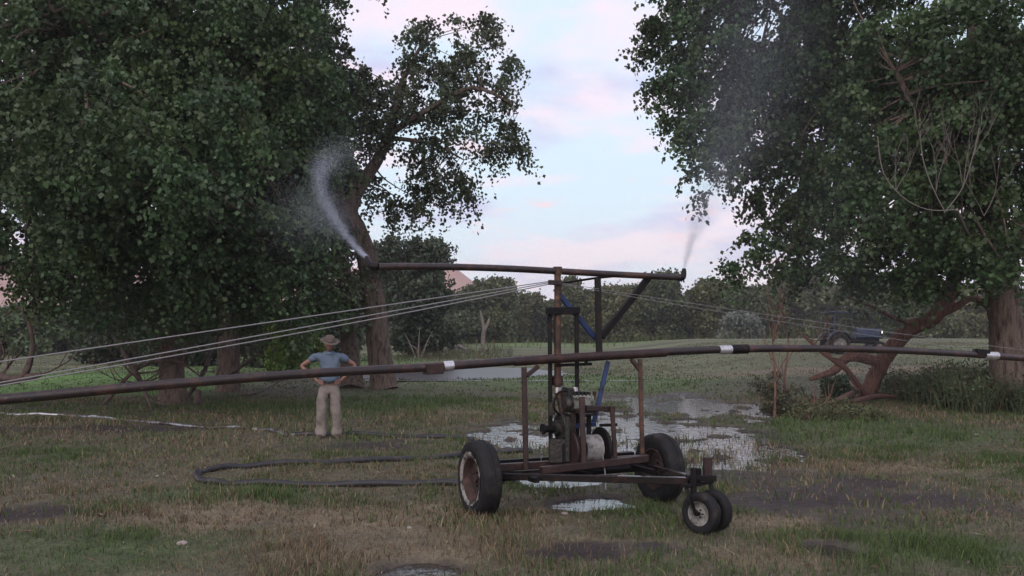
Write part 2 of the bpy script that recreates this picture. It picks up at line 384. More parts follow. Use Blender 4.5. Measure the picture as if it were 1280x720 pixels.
# ------------------------------------------------------------------ trees
def leaf_mesh(name, cen, outw, k_strand, k_leaf, L, size, col, mat_, parent, org, droop=.5, var=.35, spread=.1):
    n = len(cen)
    d = rng.normal(size=(n, k_strand, 3)); d /= np.linalg.norm(d, axis=2, keepdims=True)
    d = d+outw[:, None, :]*.7; d[..., 2] *= .8
    d /= np.linalg.norm(d, axis=2, keepdims=True)
    ln = L*rng.uniform(.5, 1.25, (n, k_strand))
    t = rng.random((n, k_strand, k_leaf))**.8
    p = cen[:, None, None, :]+d[:, :, None, :]*(ln[:, :, None]*t)[..., None]
    p[..., 2] -= droop*ln[:, :, None]*t**2
    p = p+rng.normal(size=p.shape)*spread*L
    tone = (rng.uniform(1-var, 1+var, (n, 1, 1))*rng.uniform(.85, 1.15, (n, k_strand, 1))*rng.uniform(.75, 1.3, (n, k_strand, k_leaf))).reshape(-1)
    hue = rng.normal(size=(n, 1, 1))*.055+np.zeros((n, k_strand, k_leaf)); hue = hue.reshape(-1)
    p = p.reshape(-1, 3); N = len(p)
    a = rng.normal(size=(N, 3)); a[:, 2] -= .9; a /= np.linalg.norm(a, axis=1, keepdims=True)
    b = rng.normal(size=(N, 3)); b -= a*np.sum(a*b, 1, keepdims=True); b /= np.linalg.norm(b, axis=1, keepdims=True)
    s = (size*rng.uniform(.6, 1.35, N))[:, None]
    v = np.stack([p-a*s*.5, p-a*s*.12+b*s*.46, p+a*s*.5, p-a*s*.12-b*s*.46], 1).reshape(-1, 3)-np.array(org)
    f = np.arange(N*4).reshape(-1, 4)
    c = np.array(col)[None]*tone[:, None]*np.stack([1+hue*1.2, 1+0*hue, 1-hue], 1)
    return link(name, mesh_np(name, v, f, 4, np.repeat(np.clip(c, .004, 1), 4, 0)), mat_, parent, smooth=False)
def sample_blobs(blobs, dens):
    C, O = [], []
    for b in blobs:
        c = np.array(P(*b[:3])); r = np.array([b[3]/F*b[2], b[5], b[4]/F*b[2]]); k = b[6] if len(b) > 6 else 1
        n = max(4, int(dens*k*r[0]*r[1]**.6*r[2]))
        q = rng.normal(size=(n, 3)); q /= np.linalg.norm(q, axis=1, keepdims=True)
        rad = rng.random((n, 1))**.42
        C.append(c+q*rad*r); O.append(q*rad)
    return np.concatenate(C), np.concatenate(O)
def curve_pts(p, n):
    """smooth polyline through control points (Catmull-Rom)"""
    p = [Vector(q) for q in p]; out = []
    for i in range(len(p)-1):
        a = p[max(i-1, 0)]; b = p[i]; c = p[i+1]; d = p[min(i+2, len(p)-1)]
        for k in range(n):
            t = k/n
            out.append(.5*((2*b)+(c-a)*t+(2*a-5*b+4*c-d)*t*t+(3*b-a-3*c+d)*t**3))
    out.append(p[-1]); return out
def lerp_list(v, n):
    out = []
    for i in range(len(v)-1):
        for k in range(n): out.append(v[i]+(v[i+1]-v[i])*k/n)
    out.append(v[-1]); return out
def ridge_tube(mb, pts, rad, n=14, rough=.06):
    """bark-like limb: tube whose rings carry the same deep vertical furrows"""
    base = len(mb.v); fur = [random.uniform(-rough, rough) for _ in range(n)]
    mb.tube(pts, rad, n)
    for i in range(len(pts)):
        for k in range(n):
            j = base+i*n+k; mb.v[j] = mb.v[j]+(mb.v[j]-pts[i])*(fur[k]+random.uniform(-rough, rough)*.6)
def cottonwood(name, label, limbs, blobs, dens=7, leaf=.11, col=(.05, .075, .035), ks=9, kl=14, L=.75, cat='tree', bark='bark', group=None, twigs=True, droop=.5, var=.35):
    base = limbs[0][0][0]; root = empty(name, tuple(base), label, cat, group)
    mb = MB(); sk = []
    for pts, rad in limbs:
        q = curve_pts(pts, 5); rr = lerp_list(rad, 5)
        for i in range(1, len(q)-1): q[i] = q[i]+Vector((random.uniform(-1, 1), random.uniform(-1, 1), 0))*rr[i]*.07
        ridge_tube(mb, q, rr, 14 if rad[0] > .15 else 8)
        sk += [(v, r) for v, r in zip(q, rr)]
    cen, out = sample_blobs(blobs, dens)
    if twigs:
        skp = np.array([list(v) for v, _ in sk])
        for c in cen[::2]:
            i = int(np.argmin(((skp-c)**2).sum(1)+.5*np.maximum(skp[:, 2]-c[2], 0)**2*0)); s = sk[i][0]; e = Vector(c)
            mid = (s+e)/2+Vector((random.uniform(-.3, .3), random.uniform(-.3, .3), .02*(e-s).length))
            r0 = min(sk[i][1]*.5, .02+.012*(e-s).length)
            mb.tube(curve_pts([s, mid, e], 3), lerp_list([r0, r0*.55, .008], 3), 5, cap=False)
    mb.build('trunk', M[bark], root, smooth=True)
    leaf_mesh('crown', cen, out, ks, kl, L, leaf, col, M['leaf'], root, base, droop=droop, var=var)
    return root
def gp(px, py, dz=0):
    x, y = Gr(px, py); return Vector((x, y, float(gz(x, y))+dz))

# --- big near tree at the left
b1 = gp(217, 505, -.1); Y1 = b1.y
cottonwood('cottonwood_tree', 'large cottonwood with dense dark crown and grey trunk left of the man, nearest camera', [
    ([b1, P(216, 470, Y1), P(213, 380, Y1), P(210, 250, Y1), P(220, 80, Y1), P(230, -150, Y1)], [.44, .34, .31, .29, .24, .12]),
    ([P(212, 330, Y1), P(140, 290, Y1-2), P(60, 330, Y1-3), P(-60, 340, Y1-4)], [.22, .17, .12, .05]),
    ([P(212, 300, Y1), P(300, 200, Y1-1.5), P(350, 120, Y1-2)], [.2, .14, .05]),
    ([P(212, 260, Y1), P(120, 120, Y1-3), P(60, 0, Y1-4)], [.2, .14, .05]),
    ([P(210, 340, Y1), P(300, 330, Y1-2), P(390, 330, Y1-3)], [.14, .09, .03]),
], [(90, 100, 20, 170, 150, 3.2), (300, 80, 21, 120, 130, 3.2), (325, 245, 20, 100, 110, 2.8), (120, 260, 18.5, 150, 85, 2.6), (235, 335, 20, 120, 45, 2.4), (385, 330, 20, 45, 60, 1.8),
    (30, 320, 18, 70, 32, 1.6, .8), (110, 345, 19, 70, 30, 1.6), (370, 110, 21, 55, 80, 2), (395, 215, 21, 38, 80, 1.6), (330, 385, 21, 70, 18, 1.5, .9), (180, 180, 16.5, 160, 100, 1.8), (200, 375, 22, 80, 22, 1.6),
    (200, -110, 22, 300, 120, 4, .6), (-170, 150, 21, 150, 220, 3, .5)], dens=11.5, leaf=.10, col=(.049, .088, .034), ks=10, kl=25, L=.70, droop=.75, var=.28)
# --- tree just behind it
b2 = gp(286, 489, -.1); Y2 = b2.y
cottonwood('cottonwood_tree', 'cottonwood with brown trunk between the nearest cottonwood and the yellow green bush', [
    ([b2, P(286, 450, Y2), P(288, 380, Y2), P(296, 250, Y2), P(300, 60, Y2)], [.42, .34, .31, .26, .12]),
    ([P(288, 380, Y2), P(250, 330, Y2-1), P(180, 300, Y2-1)], [.12, .09, .03]),
    ([P(287, 395, Y2), P(330, 385, Y2-1), P(350, 360, Y2-1)], [.1, .07, .03]),
], [(280, 250, Y2, 150, 120, 3), (150, 330, Y2+1, 120, 60, 2.5), (60, 250, Y2+2, 130, 120, 3, .55), (300, 340, Y2, 90, 45, 2), (330, 100, Y2, 110, 120, 3), (100, 60, Y2+2, 160, 130, 3), (120, 385, Y2+2, 90, 22, 2, .8), (235, 395, Y2+1, 60, 22, 1.5)],
    dens=6, leaf=.16, col=(.05, .074, .038), L=.9)
# --- pair of trunks right of the man
b4 = gp(480, 486, -.1); Y4 = b4.y
cottonwood('cottonwood_tree', 'cottonwood with leaning furrowed trunk whose crown stands open against the sky', [
    ([b4, P(474, 440, Y4), P(466, 375, Y4), P(456, 316, Y4), P(434, 264, Y4), P(410, 215, Y4), P(395, 120, Y4)], [.46, .38, .36, .33, .30, .22, .08]),
    ([P(437, 268, Y4), P(446, 240, Y4), P(467, 208, Y4), P(487, 168, Y4), P(500, 110, Y4), P(530, 50, Y4)], [.26, .24, .2, .17, .1, .04]),
    ([P(487, 168, Y4), P(530, 140, Y4-.5), P(590, 110, Y4-1), P(640, 130, Y4-1)], [.13, .1, .07, .03]),
    ([P(485, 172, Y4), P(540, 180, Y4-.3), P(580, 200, Y4-.3)], [.09, .06, .02]),
], [(545, 85, Y4, 55, 52, 2), (596, 112, Y4-.6, 46, 44, 1.6), (488, 118, Y4, 50, 45, 1.8), (575, 165, Y4-.3, 42, 28, 1.4), (628, 140, Y4-.8, 32, 26, 1.1, .9), (524, 170, Y4, 40, 30, 1.4), (502, 232, Y4, 28, 30, 1.1, .9), (470, 190, Y4+.5, 30, 40, 1.2, .8),
    (425, 130, Y4, 55, 80, 2), (592, 48, Y4-.6, 26, 30, 1.0), (522, 45, Y4, 10, 22, .4, .8), (612, 30, Y4, 7, 14, .3), (440, 225, Y4+.8, 30, 40, 1.2), (410, 270, Y4, 40, 60, 1.5), (425, 350, Y4-.6, 48, 40, 1.6), (390, 395, Y4, 50, 18, 1.3, .8), (548, 205, Y4, 18, 18, .6, .7), (610, 190, Y4-.6, 20, 18, .7, .7), (462, 340, Y4+1, 26, 30, 1, .9), (575, 222, Y4-.3, 15, 26, .6, .7), (545, 240, Y4, 10, 24, .5, .6), (585, 238, Y4-.3, 7, 22, .4, .5), (520, 255, Y4, 12, 18, .5, .6), (480, 262, Y4+.5, 20, 18, .8, .8), (640, 175, Y4-.8, 16, 16, .6, .6), (615, 80, Y4-.6, 30, 24, 1.0, .8)],
    dens=9.5, leaf=.115, col=(.062, .084, .045), ks=7, kl=18, L=.74, droop=.8, var=.45)
b3 = gp(440, 485, -.1); Y3 = b3.y+.6
cottonwood('cottonwood_tree', 'cottonwood with dark straight trunk directly behind the shoulder of the man', [
    ([b3, P(438, 440, Y3), P(433, 380, Y3), P(424, 300, Y3), P(405, 180, Y3), P(390, 40, Y3)], [.42, .31, .28, .25, .2, .08]),
    ([P(436, 370, Y3), P(425, 345, Y3-.6), P(400, 330, Y3-.8)], [.16, .1, .03]),
], [(390, 180, Y3+1, 60, 110, 2), (400, 60, Y3+1, 45, 70, 2), (400, 320, Y3+.6, 60, 50, 1.6)],
    dens=7, leaf=.15, col=(.05, .07, .038), L=.7)

# --- right side: the leaning trunk and the big upright trunk
bL = gp(1081, 499, -.1); YL = bL.y
lean = cottonwood('leaning_cottonwood', 'cottonwood whose reddish trunk leans far over to the right from broken roots', [
    ([bL, P(1094, 470, YL), P(1112, 440, YL-.4), P(1136, 412, YL-.8), P(1168, 396, YL-1), P(1192, 350, YL-1), P(1180, 270, YL-1), P(1120, 170, YL), P(1040, 80, YL)], [.25, .22, .215, .225, .22, .21, .18, .14, .06]),
    ([P(1180, 270, YL-1), P(1080, 230, YL-1), P(980, 200, YL-.5), P(880, 150, YL)], [.15, .11, .08, .03]),
    ([P(1120, 170, YL), P(1000, 100, YL), P(880, 60, YL)], [.12, .08, .03]),
    ([P(1080, 230, YL-1), P(1010, 290, YL-1), P(965, 330, YL-1)], [.07, .05, .02]),
    ([P(1150, 408, YL-.9), P(1118, 398, YL-1.2), P(1090, 384, YL-1.4), P(1060, 372, YL-1.5)], [.07, .05, .035, .015]),
    ([P(1176, 392, YL-1), P(1196, 383, YL-1), P(1214, 373, YL-1), P(1232, 380, YL-.6), P(1250, 398, YL-.5)], [.13, .11, .09, .11, .14]),
    ([P(1096, 452, YL-.3), P(1062, 446, YL-.5), P(1042, 464, YL-.7), P(1012, 474, YL-1)], [.15, .14, .12, .05]),
], [(852, 60, YL, 48, 62, 1.8), (842, 150, YL, 38, 30, 1.3, .9), (815, 30, YL, 18, 26, .9, .8), (905, 110, YL, 60, 95, 2.2), (888, 190, YL, 42, 36, 1.4), (900, 232, YL, 30, 26, 1.1, .8), (962, 318, YL-.5, 46, 34, 1.4), (935, 330, YL-.5, 20, 22, .8), (985, 120, YL, 80, 110, 2.6), (975, 220, YL, 50, 45, 1.7, .8),
    (1050, 250, YL-.6, 70, 80, 2.4), (1030, 330, YL-.6, 40, 30, 1.4, .9), (1060, 80, YL, 90, 100, 2.8), (1010, -70, YL, 190, 70, 3.5, .6), (825, 110, YL, 15, 16, .5, .5), (930, -8, YL-.5, 130, 40, 2.2), (860, -20, YL, 50, 26, 1.4, .8)],
    dens=13, leaf=.115, col=(.049, .088, .034), ks=9, kl=17, L=.66, bark='redbark', droop=.65)
bR = gp(1264, 512, -.1); YR = bR.y
big = cottonwood('cottonwood_tree', 'broad cottonwood with thick upright trunk behind the weeds at the right', [
    ([bR, P(1260, 470, YR), P(1256, 410, YR), P(1250, 350, YR), P(1235, 240, YR), P(1220, 60, YR), P(1215, -120, YR)], [.52, .42, .37, .38, .28, .2, .1]),
    ([P(1248, 340, YR), P(1300, 250, YR), P(1360, 120, YR)], [.3, .22, .1]),
    ([P(1240, 280, YR), P(1170, 180, YR-1.5), P(1120, 90, YR-2)], [.16, .12, .05]),
], [(1180, 110, YR-1.5, 120, 120, 3), (1245, 240, YR-2, 100, 95, 2.6), (1135, 320, YR-1.2, 90, 42, 2.2), (1230, 325, YR-2, 70, 34, 1.8), (1250, 60, YR-3, 90, 90, 2), (1120, 230, YR-1, 80, 90, 2.4), (1390, 150, YR, 130, 200, 3, .7), (1200, -100, YR, 220, 90, 3.5, .6), (1100, 345, YR-.8, 50, 26, 1.4)],
    dens=14, leaf=.105, col=(.049, .089, .034), ks=9, kl=20, L=.68)
# grey dead twigs hanging in front of the big crown
def twig_spray(mb, p0, d, L, depth, r):
    q = [p0]; dd = d.normalized()
    for i in range(5):
        dd = (dd+Vector((random.uniform(-.22, .22), random.uniform(-.15, .15), random.uniform(-.05, .3)))).normalized()
        q.append(q[-1]+dd*L/5)
    mb.tube(q, [r*(1-.15*i) for i in range(6)], 4, cap=False)
    if depth > 0:
        for i in (2, 3, 4):
            twig_spray(mb, q[i], dd+Vector((random.uniform(-.9, .9), random.uniform(-.4, .4), random.uniform(-.1, .7))), L*.6, depth-1, r*.55)
mb = MB(); Yt = YR-4.6
mb.tube(curve_pts([P(1196, 262, Yt), P(1160, 262, Yt), P(1128, 246, Yt), P(1104, 215, Yt), P(1097, 170, Yt)], 4), .009, 5)
mb.tube(curve_pts([P(1180, 262, Yt), P(1166, 235, Yt), P(1154, 200, Yt), P(1150, 168, Yt)], 4), .009, 5)
mb.tube(curve_pts([P(1180, 266, Yt), P(1203, 235, Yt), P(1216, 195, Yt), P(1224, 160, Yt)], 4), .009, 5)
for a, b_ in ((1170, 240), (1204, 235), (1154, 200), (1216, 195), (1120, 238), (1230, 270)):
    [twig_spray(mb, P(a, b_, Yt), Vector((random.uniform(-.6, .7), -.1, 1)), random.uniform(.8, 1.4), 2, .0065) for _ in range(2)]
mb.tube(curve_pts([P(1196, 262, Yt), P(1215, 300, Yt+2), P(1240, 330, YR-.4)], 4), .03, 5)
mb.build('dead_branch', M['twig'], big)
mb = MB()
for q in ([(186, 60), (188, 110), (184, 140)], [(222, 140), (214, 165), (210, 185)], [(180, 150), (186, 125), (200, 105)], [(285, 15), (290, 40), (300, 60)]):
    mb.tube(curve_pts([P(x, y, 15.2) for x, y in q], 4), .011, 4)

# --- middle distance and the far wood
def simple_tree(name, label, px, ytop, w, Y, col, ybot=None, cat='tree', group=None, trunk=True, leaf=.4, n=1.0, lobes=5, lowfrac=.22, bark='bark'):
    X = (px-640)/F*Y; z0 = float(gz(X, Y)); top = EYE-(ytop-HY)/F*Y; W = w/F*Y; H = top-z0
    root = empty(name, (X, Y, z0-.05), label, cat, group)
    mb = MB(); lean_ = random.uniform(-.08, .08)*H
    if trunk:
        r0 = max(.16, .028*H)
        mb.tube(curve_pts([(X, Y, z0-.1), (X+lean_*.4, Y, z0+H*.3), (X+lean_, Y, z0+H*.75)], 4), lerp_list([r0*1.2, r0*.8, r0*.25], 4), 8)
    cs, os_ = [], []
    for k in range(lobes):
        fz = lowfrac+(1-lowfrac)*(k+.5)/lobes
        rr = W*.5*(.95-.62*abs(fz-.5)**1.4*1.7)*random.uniform(.75, 1.1)
        for j in range(3):
            c = np.array([X+random.uniform(-.5, .5)*(W-rr)*.9, Y+random.uniform(-.45, .45)*W*.7, z0+H*(fz-.02*random.random())])
            r = np.array([rr*.62, rr*.62, H*(1-lowfrac)/lobes*random.uniform(.6, .95)])
            c[2] = min(c[2], z0+H-r[2]*.8)
            m_ = max(4, int(n*10*(rr*.9)**1.6/ (leaf*4)))
            q = rng.normal(size=(m_, 3)); q /= np.linalg.norm(q, axis=1, keepdims=True); rad = rng.random((m_, 1))**.4
            cs.append(c+q*rad*r); os_.append(q*rad)
            if trunk and j < 2:
                mb.tube(curve_pts([(X+lean_*fz, Y, z0+H*max(.1, fz-.18)), ((X+c[0])/2, (Y+c[1])/2, c[2]-.05*H), tuple(c)], 3), lerp_list([.06+.008*H, .05, .02], 3), 5, cap=False)
    if trunk: mb.build('trunk', M[bark], root, smooth=True)
    cen = np.concatenate(cs); out = np.concatenate(os_)
    cen[:, 2] = np.maximum(cen[:, 2], z0+.25)
    lf = leaf_mesh('crown' if trunk else 'foliage', cen, out, 6, 7, leaf*2.2, leaf, col, M['leaf'], root, (X, Y, z0-.05), droop=.2, spread=.3, var=.3)
    return root
MID = [
 ('dense_tree', 'dark dense tree right of the paired trunks, its top above the pond', 520, 303, 100, 58, (.05, .072, .040), .22, 2.2),
 ('dense_tree', 'dark low tree filling the gap right of the brown trunk', 330, 385, 90, 46, (.05, .072, .040), .2, 2.0),
 ('dense_tree', 'dark tree standing behind the trunk of the nearest cottonwood', 225, 372, 110, 48, (.05, .072, .040), .2, 2.0),
 ('dense_tree', 'dark tree above the fallen dead limbs at the left', 140, 378, 90, 50, (.05, .072, .040), .2, 2.0),
 ('dense_tree', 'shadowy tree between the man and the bright bush', 412, 370, 80, 52, (.05, .072, .040), .22, 2.0),
 ('leafy_tree', 'mid green tree at the far left edge below the red cliff', 22, 388, 110, 60, (.08, .12, .05), .25, 1.6),
 ('leafy_tree', 'mid green tree next to the far left edge tree, behind the broken log', 84, 392, 70, 64, (.07, .10, .045), .25, 1.6),
 ('pale_tree', 'small pale green tree peeking over the dark dense tree', 482, 310, 60, 72, (.10, .115, .07), .3, 1.2),
]
for nm, lb, px, yt, w, Y, c, lf, n in MID:
    simple_tree(nm, lb, px, yt, w, Y, c, leaf=lf, n=n, lowfrac=.1)
simple_tree('bright_bush', 'bright yellow green bush left of the man with the hat', 366, 382, 70, 38, (.15, .23, .045), leaf=.17, n=2.4, lowfrac=.06, cat='bush')
simple_tree('sage_shrub', 'round grey green shrub in front of the far wood, right of the mast', 922, 396, 54, 86, (.13, .15, .125), leaf=.26, n=3.0, lowfrac=.05, trunk=False, cat='shrub')
simple_tree('low_shrub', 'small green shrub at the roots of the leaning trunk', 1046, 472, 34, 24, (.045, .070, .036), leaf=.07, n=2.0, lowfrac=.02, trunk=False, cat='shrub')
simple_tree('leafy_shrub', 'thin leafy shrub among the reddish dead stalks beside the flooded grass', 962, 468, 84, 20.5, (.085, .088, .052), leaf=.05, n=.30, lowfrac=.02, trunk=False, cat='shrub')
FAR = [
 (566, 372, 70, 105, 'tall_far_tree', 'far tree nearest to the dark dense tree, below the red cliff'),
 (605, 346, 84, 104, 'tall_far_tree', 'tallest round far tree behind the pale forked snag'),
 (648, 372, 56, 112, 'tall_far_tree', 'far tree between the tallest round one and the mast'),
 (680, 368, 50, 118, 'tall_far_tree', 'far tree just left of the rusty mast'),
 (722, 362, 52, 110, 'tall_far_tree', 'far tree between the mast and the vertical truss post'),
 (772, 357, 60, 104, 'tall_far_tree', 'far tree framed by the black diagonal brace'),
 (812, 354, 66, 100, 'tall_far_tree', 'broad far tree just below the right nozzle'),
 (856, 360, 60, 106, 'tall_far_tree', 'far tree between the right nozzle and the grey green shrub'),
 (898, 356, 62, 106, 'tall_far_tree', 'far tree behind the left half of the grey green shrub'),
 (944, 352, 66, 100, 'tall_far_tree', 'far tree behind the right half of the grey green shrub'),
 (990, 348, 70, 98, 'tall_far_tree', 'far tree right of the grey green shrub, above the dead stalks'),
 (1038, 352, 70, 104, 'tall_far_tree', 'far tree directly behind the blue tractor'),
 (1096, 356, 80, 100, 'tall_far_tree', 'far tree behind the branch over the leaning trunk'),
 (1160, 362, 80, 98, 'tall_far_tree', 'far tree behind the bend of the leaning trunk'),
 (1216, 360, 80, 104, 'tall_far_tree', 'far tree left of the thick upright trunk'),
 (1290, 356, 90, 100, 'tall_far_tree', 'far tree at the right edge behind the thick trunk'),
 (300, 380, 90, 92, 'tall_far_tree', 'far tree glimpsed behind the brown trunk'),
 (240, 372, 90, 100, 'tall_far_tree', 'far tree glimpsed right of the nearest grey trunk'),
 (440, 372, 70, 96, 'tall_far_tree', 'far tree glimpsed between the paired trunks'),
]
for i, (px, yt, w, Y, nm, lb) in enumerate(FAR):
    c = [(.070, .090, .042), (.092, .110, .050), (.115, .126, .056)][(i*7) % 3]
    simple_tree(nm, lb, px, yt+(-10, 6, -4, 9, -12, 3)[i % 6]+2, w*(1.25, .95, 1.15)[i % 3], Y+((i*5) % 4)*3-4, c, leaf=.34, n=2.6, group='trees of the far wood', lowfrac=.12)
# undergrowth that reads as one mass under the far wood
def thicket():
    n = 900; x = rng.uniform(-75, 75, n); y = 122+rng.uniform(-6, 10, n); h = 1.5+6*rng.random(n)
    cen = np.stack([x, y, gz(x, y)+h*.6], 1)
    o = leaf_mesh('far_thicket', cen, rng.normal(size=(n, 3))*.3, 7, 8, 1.6, .6, (.05, .07, .042), M['leaf'], None, (0, 0, 0), spread=.3)
    tag(o, 'dark undergrowth closing the gaps beneath the far wood', 'undergrowth', kind='stuff')
thicket()

# --- dead wood
def dead_limb(name, label, main, rad, nb, mat_, cat='branch', group=None, up=.6, L=1.2, depth=1):
    root = empty(name, tuple(main[0]), label, cat, group)
    mb = MB(); q = curve_pts(main, 5); rr = lerp_list(rad, 5); mb.tube(q, rr, 8, jit=.06)
    for k in range(nb):
        i = random.randrange(2, len(q)-1); d = q[i]-q[i-1]
        twig_spray(mb, q[i], d.normalized()*.5+Vector((random.uniform(-.7, .7), random.uniform(-.5, .5), up*random.uniform(.2, 1))), L*random.uniform(.5, 1), depth, max(.012, rr[i]*.4))
    o = mb.build('wood', mat_, root, smooth=True)
    return root
Yd = 22.
dead_limb('fallen_limb', 'dark fallen limb with an upright fork at the left edge', [gp(-60, 520), P(-20, 478, 21), P(20, 474, 21), P(52, 468, 21)], [.16, .15, .12, .05], 4, M['deadwood'], L=1.5)
dead_limb('fallen_limb', 'dead limb rising in a curve from the dark fallen limb', [P(28, 474, 21), P(38, 450, 21), P(40, 420, 21), P(26, 385, 21), P(5, 396, 21)], [.10, .07, .05, .04, .02], 3, M['deadwood'], L=.9)
dead_limb('fallen_limb', 'broken pale limb hanging point down left of the nearest trunk', [P(140, 418, 23), P(160, 450, 22.6), P(176, 478, 22.3), gp(190, 512)], [.03, .07, .07, .02], 10, M['deadwood'], L=1.3, up=.7, depth=2)
dead_limb('fallen_limb', 'thin tangled dead limb lying against the nearest trunk', [gp(130, 506), P(170, 462, 23), P(215, 450, 22.6), P(250, 470, 22.6)], [.06, .05, .04, .015], 9, M['deadwood'], L=1.4, depth=2)
dead_limb('fallen_limb', 'dead branch reaching up between the two trunks left of the man', [gp(232, 500), P(256, 462, 24.5), P(272, 420, 25), P(300, 404, 25)], [.07, .06, .05, .02], 6, M['deadwood'], L=1.2)
dead_limb('fallen_limb', 'thin curved stick lying in the grass left of the man', [gp(296, 494), gp(320, 497, .12), gp(340, 492, .25), gp(362, 484, .4)], [.035, .03, .025, .012], 2, M['deadwood'], L=.5)
dead_limb('bare_twigs', 'leafless twiggy branch above the grass left of the bright bush', [P(285, 470, 26), P(310, 452, 26), P(325, 445, 26)], [.06, .05, .02], 7, M['deadwood'], L=1.0)
dead_limb('bare_stalks', 'tall thin reddish dead stalks beside the flooded grass', [gp(968, 520), P(969, 470, 20), P(966, 430, 20), P(972, 402, 20)], [.03, .025, .018, .008], 8, M['redbark'], cat='dead shrub', L=1.3, up=1.4)
dead_limb('bare_stalks', 'second reddish dead stalk right of the tall thin ones', [gp(984, 518), P(981, 470, 20.4), P(986, 430, 20.4), P(978, 404, 20.4)], [.03, .025, .016, .008], 6, M['redbark'], cat='dead shrub', L=1.1, up=1.4)
dead_limb('broken_limb', 'straight reddish limb crossing over the leaning trunk base', [P(1003, 418, YL-.8), P(1030, 442, YL-.8), P(1058, 462, YL-.7), gp(1086, 500)], [.035, .06, .075, .08], 6, M['redwood'], L=.9, depth=2)
dead_limb('fallen_log', 'red fallen log lying at the foot of the leaning trunk', [gp(1005, 521, .1), gp(1040, 512, .18), gp(1066, 503, .25), gp(1090, 494, .35)], [.05, .08, .085, .07], 5, M['redwood'], cat='log', L=.6)
dead_limb('fallen_log', 'second red log half hidden under the weeds by the leaning trunk', [gp(1060, 509, .1), gp(1096, 503, .15), gp(1126, 502, .1)], [.06, .07, .04], 4, M['redwood'], cat='log', L=.5)
sn = empty('dead_snag', tuple(gp(604, 439)), 'pale forked dead trunk in front of the far wood', 'dead tree')
mb = MB(); Ys = ORG[sn.name].y
mb.tube(curve_pts([ORG[sn.name], P(604, 420, Ys), P(605, 412, Ys), P(602, 396, Ys), P(600, 388, Ys)], 3), lerp_list([.2, .16, .14, .10, .04], 3), 7)
mb.tube(curve_pts([P(605, 414, Ys), P(610, 404, Ys), P(612, 396, Ys)], 3), lerp_list([.14, .12, .05], 3), 6)
mb.build('wood', M['palewood'], sn, smooth=True)
lg = empty('pale_log', tuple(gp(563, 440)), 'pale weathered log lying beyond the pond', 'log')
mb = MB(); mb.tube(curve_pts([gp(561, 437, .5), gp(572, 440, .4), gp(584, 442, .25)], 3), lerp_list([.10, .16, .12], 3), 7); mb.build('wood', M['palewood'], lg, smooth=True)
st = empty('broken_stump', tuple(gp(523, 447)), 'pale splintered stump with thin shoots by the pond', 'stump')
mb = MB(); g0 = ORG[st.name]
for dx, h, lx in ((-.4, 1.6, -.5), (0, 2.0, .1), (.4, 1.7, .5), (.15, 1.0, -.9)): mb.tube([g0+Vector((dx*.4, 0, -.05)), g0+Vector((dx+lx*.3, 0, h*.6)), g0+Vector((dx+lx, 0, h))], [.06, .035, .012], 6)
mb.build('wood', M['palewood'], st, smooth=True)
# stump shadowy peg near first trunk
pg = empty('small_stump', tuple(gp(247, 506)), 'short dark stump right beside the nearest trunk', 'stump')
mb = MB(); g0 = ORG[pg.name]; mb.tube([g0-Vector((0, 0, .05)), g0+Vector((0, 0, .2)), g0+Vector((.02, 0, .36)), g0+Vector((-.05, 0, .40))], [.12, .1, .09, .03], 9, jit=.08); mb.build('wood', M['deadwood'], pg, smooth=True)

# --- tall weeds (nobody could count them)
def weeds():
    V, Fc, C, off = [], [], [], 0
    for (px0, px1, py0, py1, n, h0, h1, col) in ((1150, 1335, 498, 520, 3400, .4, 1.0, (.090, .118, .064)), (975, 1085, 510, 526, 800, .10, .32, (.10, .112, .06)), (500, 640, 440, 452, 500, .3, .7, (.09, .1, .05)), (560, 1000, 428, 434, 900, .4, 1.0, (.085, .11, .04))):
        x0, ya = Gr((px0+px1)/2, py0); _, yb = Gr((px0+px1)/2, py1)
        y = rng.uniform(min(ya, yb), max(ya, yb), n); x = (rng.uniform(px0, px1, n)-640)/F*((ya+yb)/2)
        k = fbm(x*.9, y*.9, 91); keep = k > .36; x = x[keep]; y = y[keep]; k = k[keep]; m = len(x)
        h = rng.uniform(h0, h1, m)*(.5+k)
        c = np.array(col)*rng.uniform(.6, 1.5, (m, 1)); red = rng.random(m) < .1; c[red] = np.array([.14, .085, .06])
        v, f, cc = blades(x, y, h, np.full(m, .018)*(1+ya/60), c, lean=.7)
        V.append(v); Fc.append(f+off); C.append(cc); off += len(v)
        # leafy bits along the stalks
        q = rng.integers(0, m, m*8); t = rng.uniform(.25, 1, m*8)
        p = np.stack([x[q]+rng.normal(size=m*8)*.07, y[q]+rng.normal(size=m*8)*.07, gz(x[q], y[q])+h[q]*t], 1)
        a = rng.normal(size=p.shape)*.028; b = rng.normal(size=p.shape)*.014
        vv = np.stack([p-a, p+b, p+a, p-b], 1).reshape(-1, 3); ff = np.arange(len(vv)).reshape(-1, 4)
        V.append(vv); Fc.append(ff+off); C.append(np.repeat(c[q]*.9, 4, 0)); off += len(vv)
    me = mesh_np('tall_weeds', np.concatenate(V), np.concatenate(Fc), 4, np.concatenate(C))
    tag(link('tall_weeds', me, M['grass'], smooth=False), 'tall grey green weeds in front of the upright trunk and along the wet edge', 'weeds', kind='stuff')
weeds()

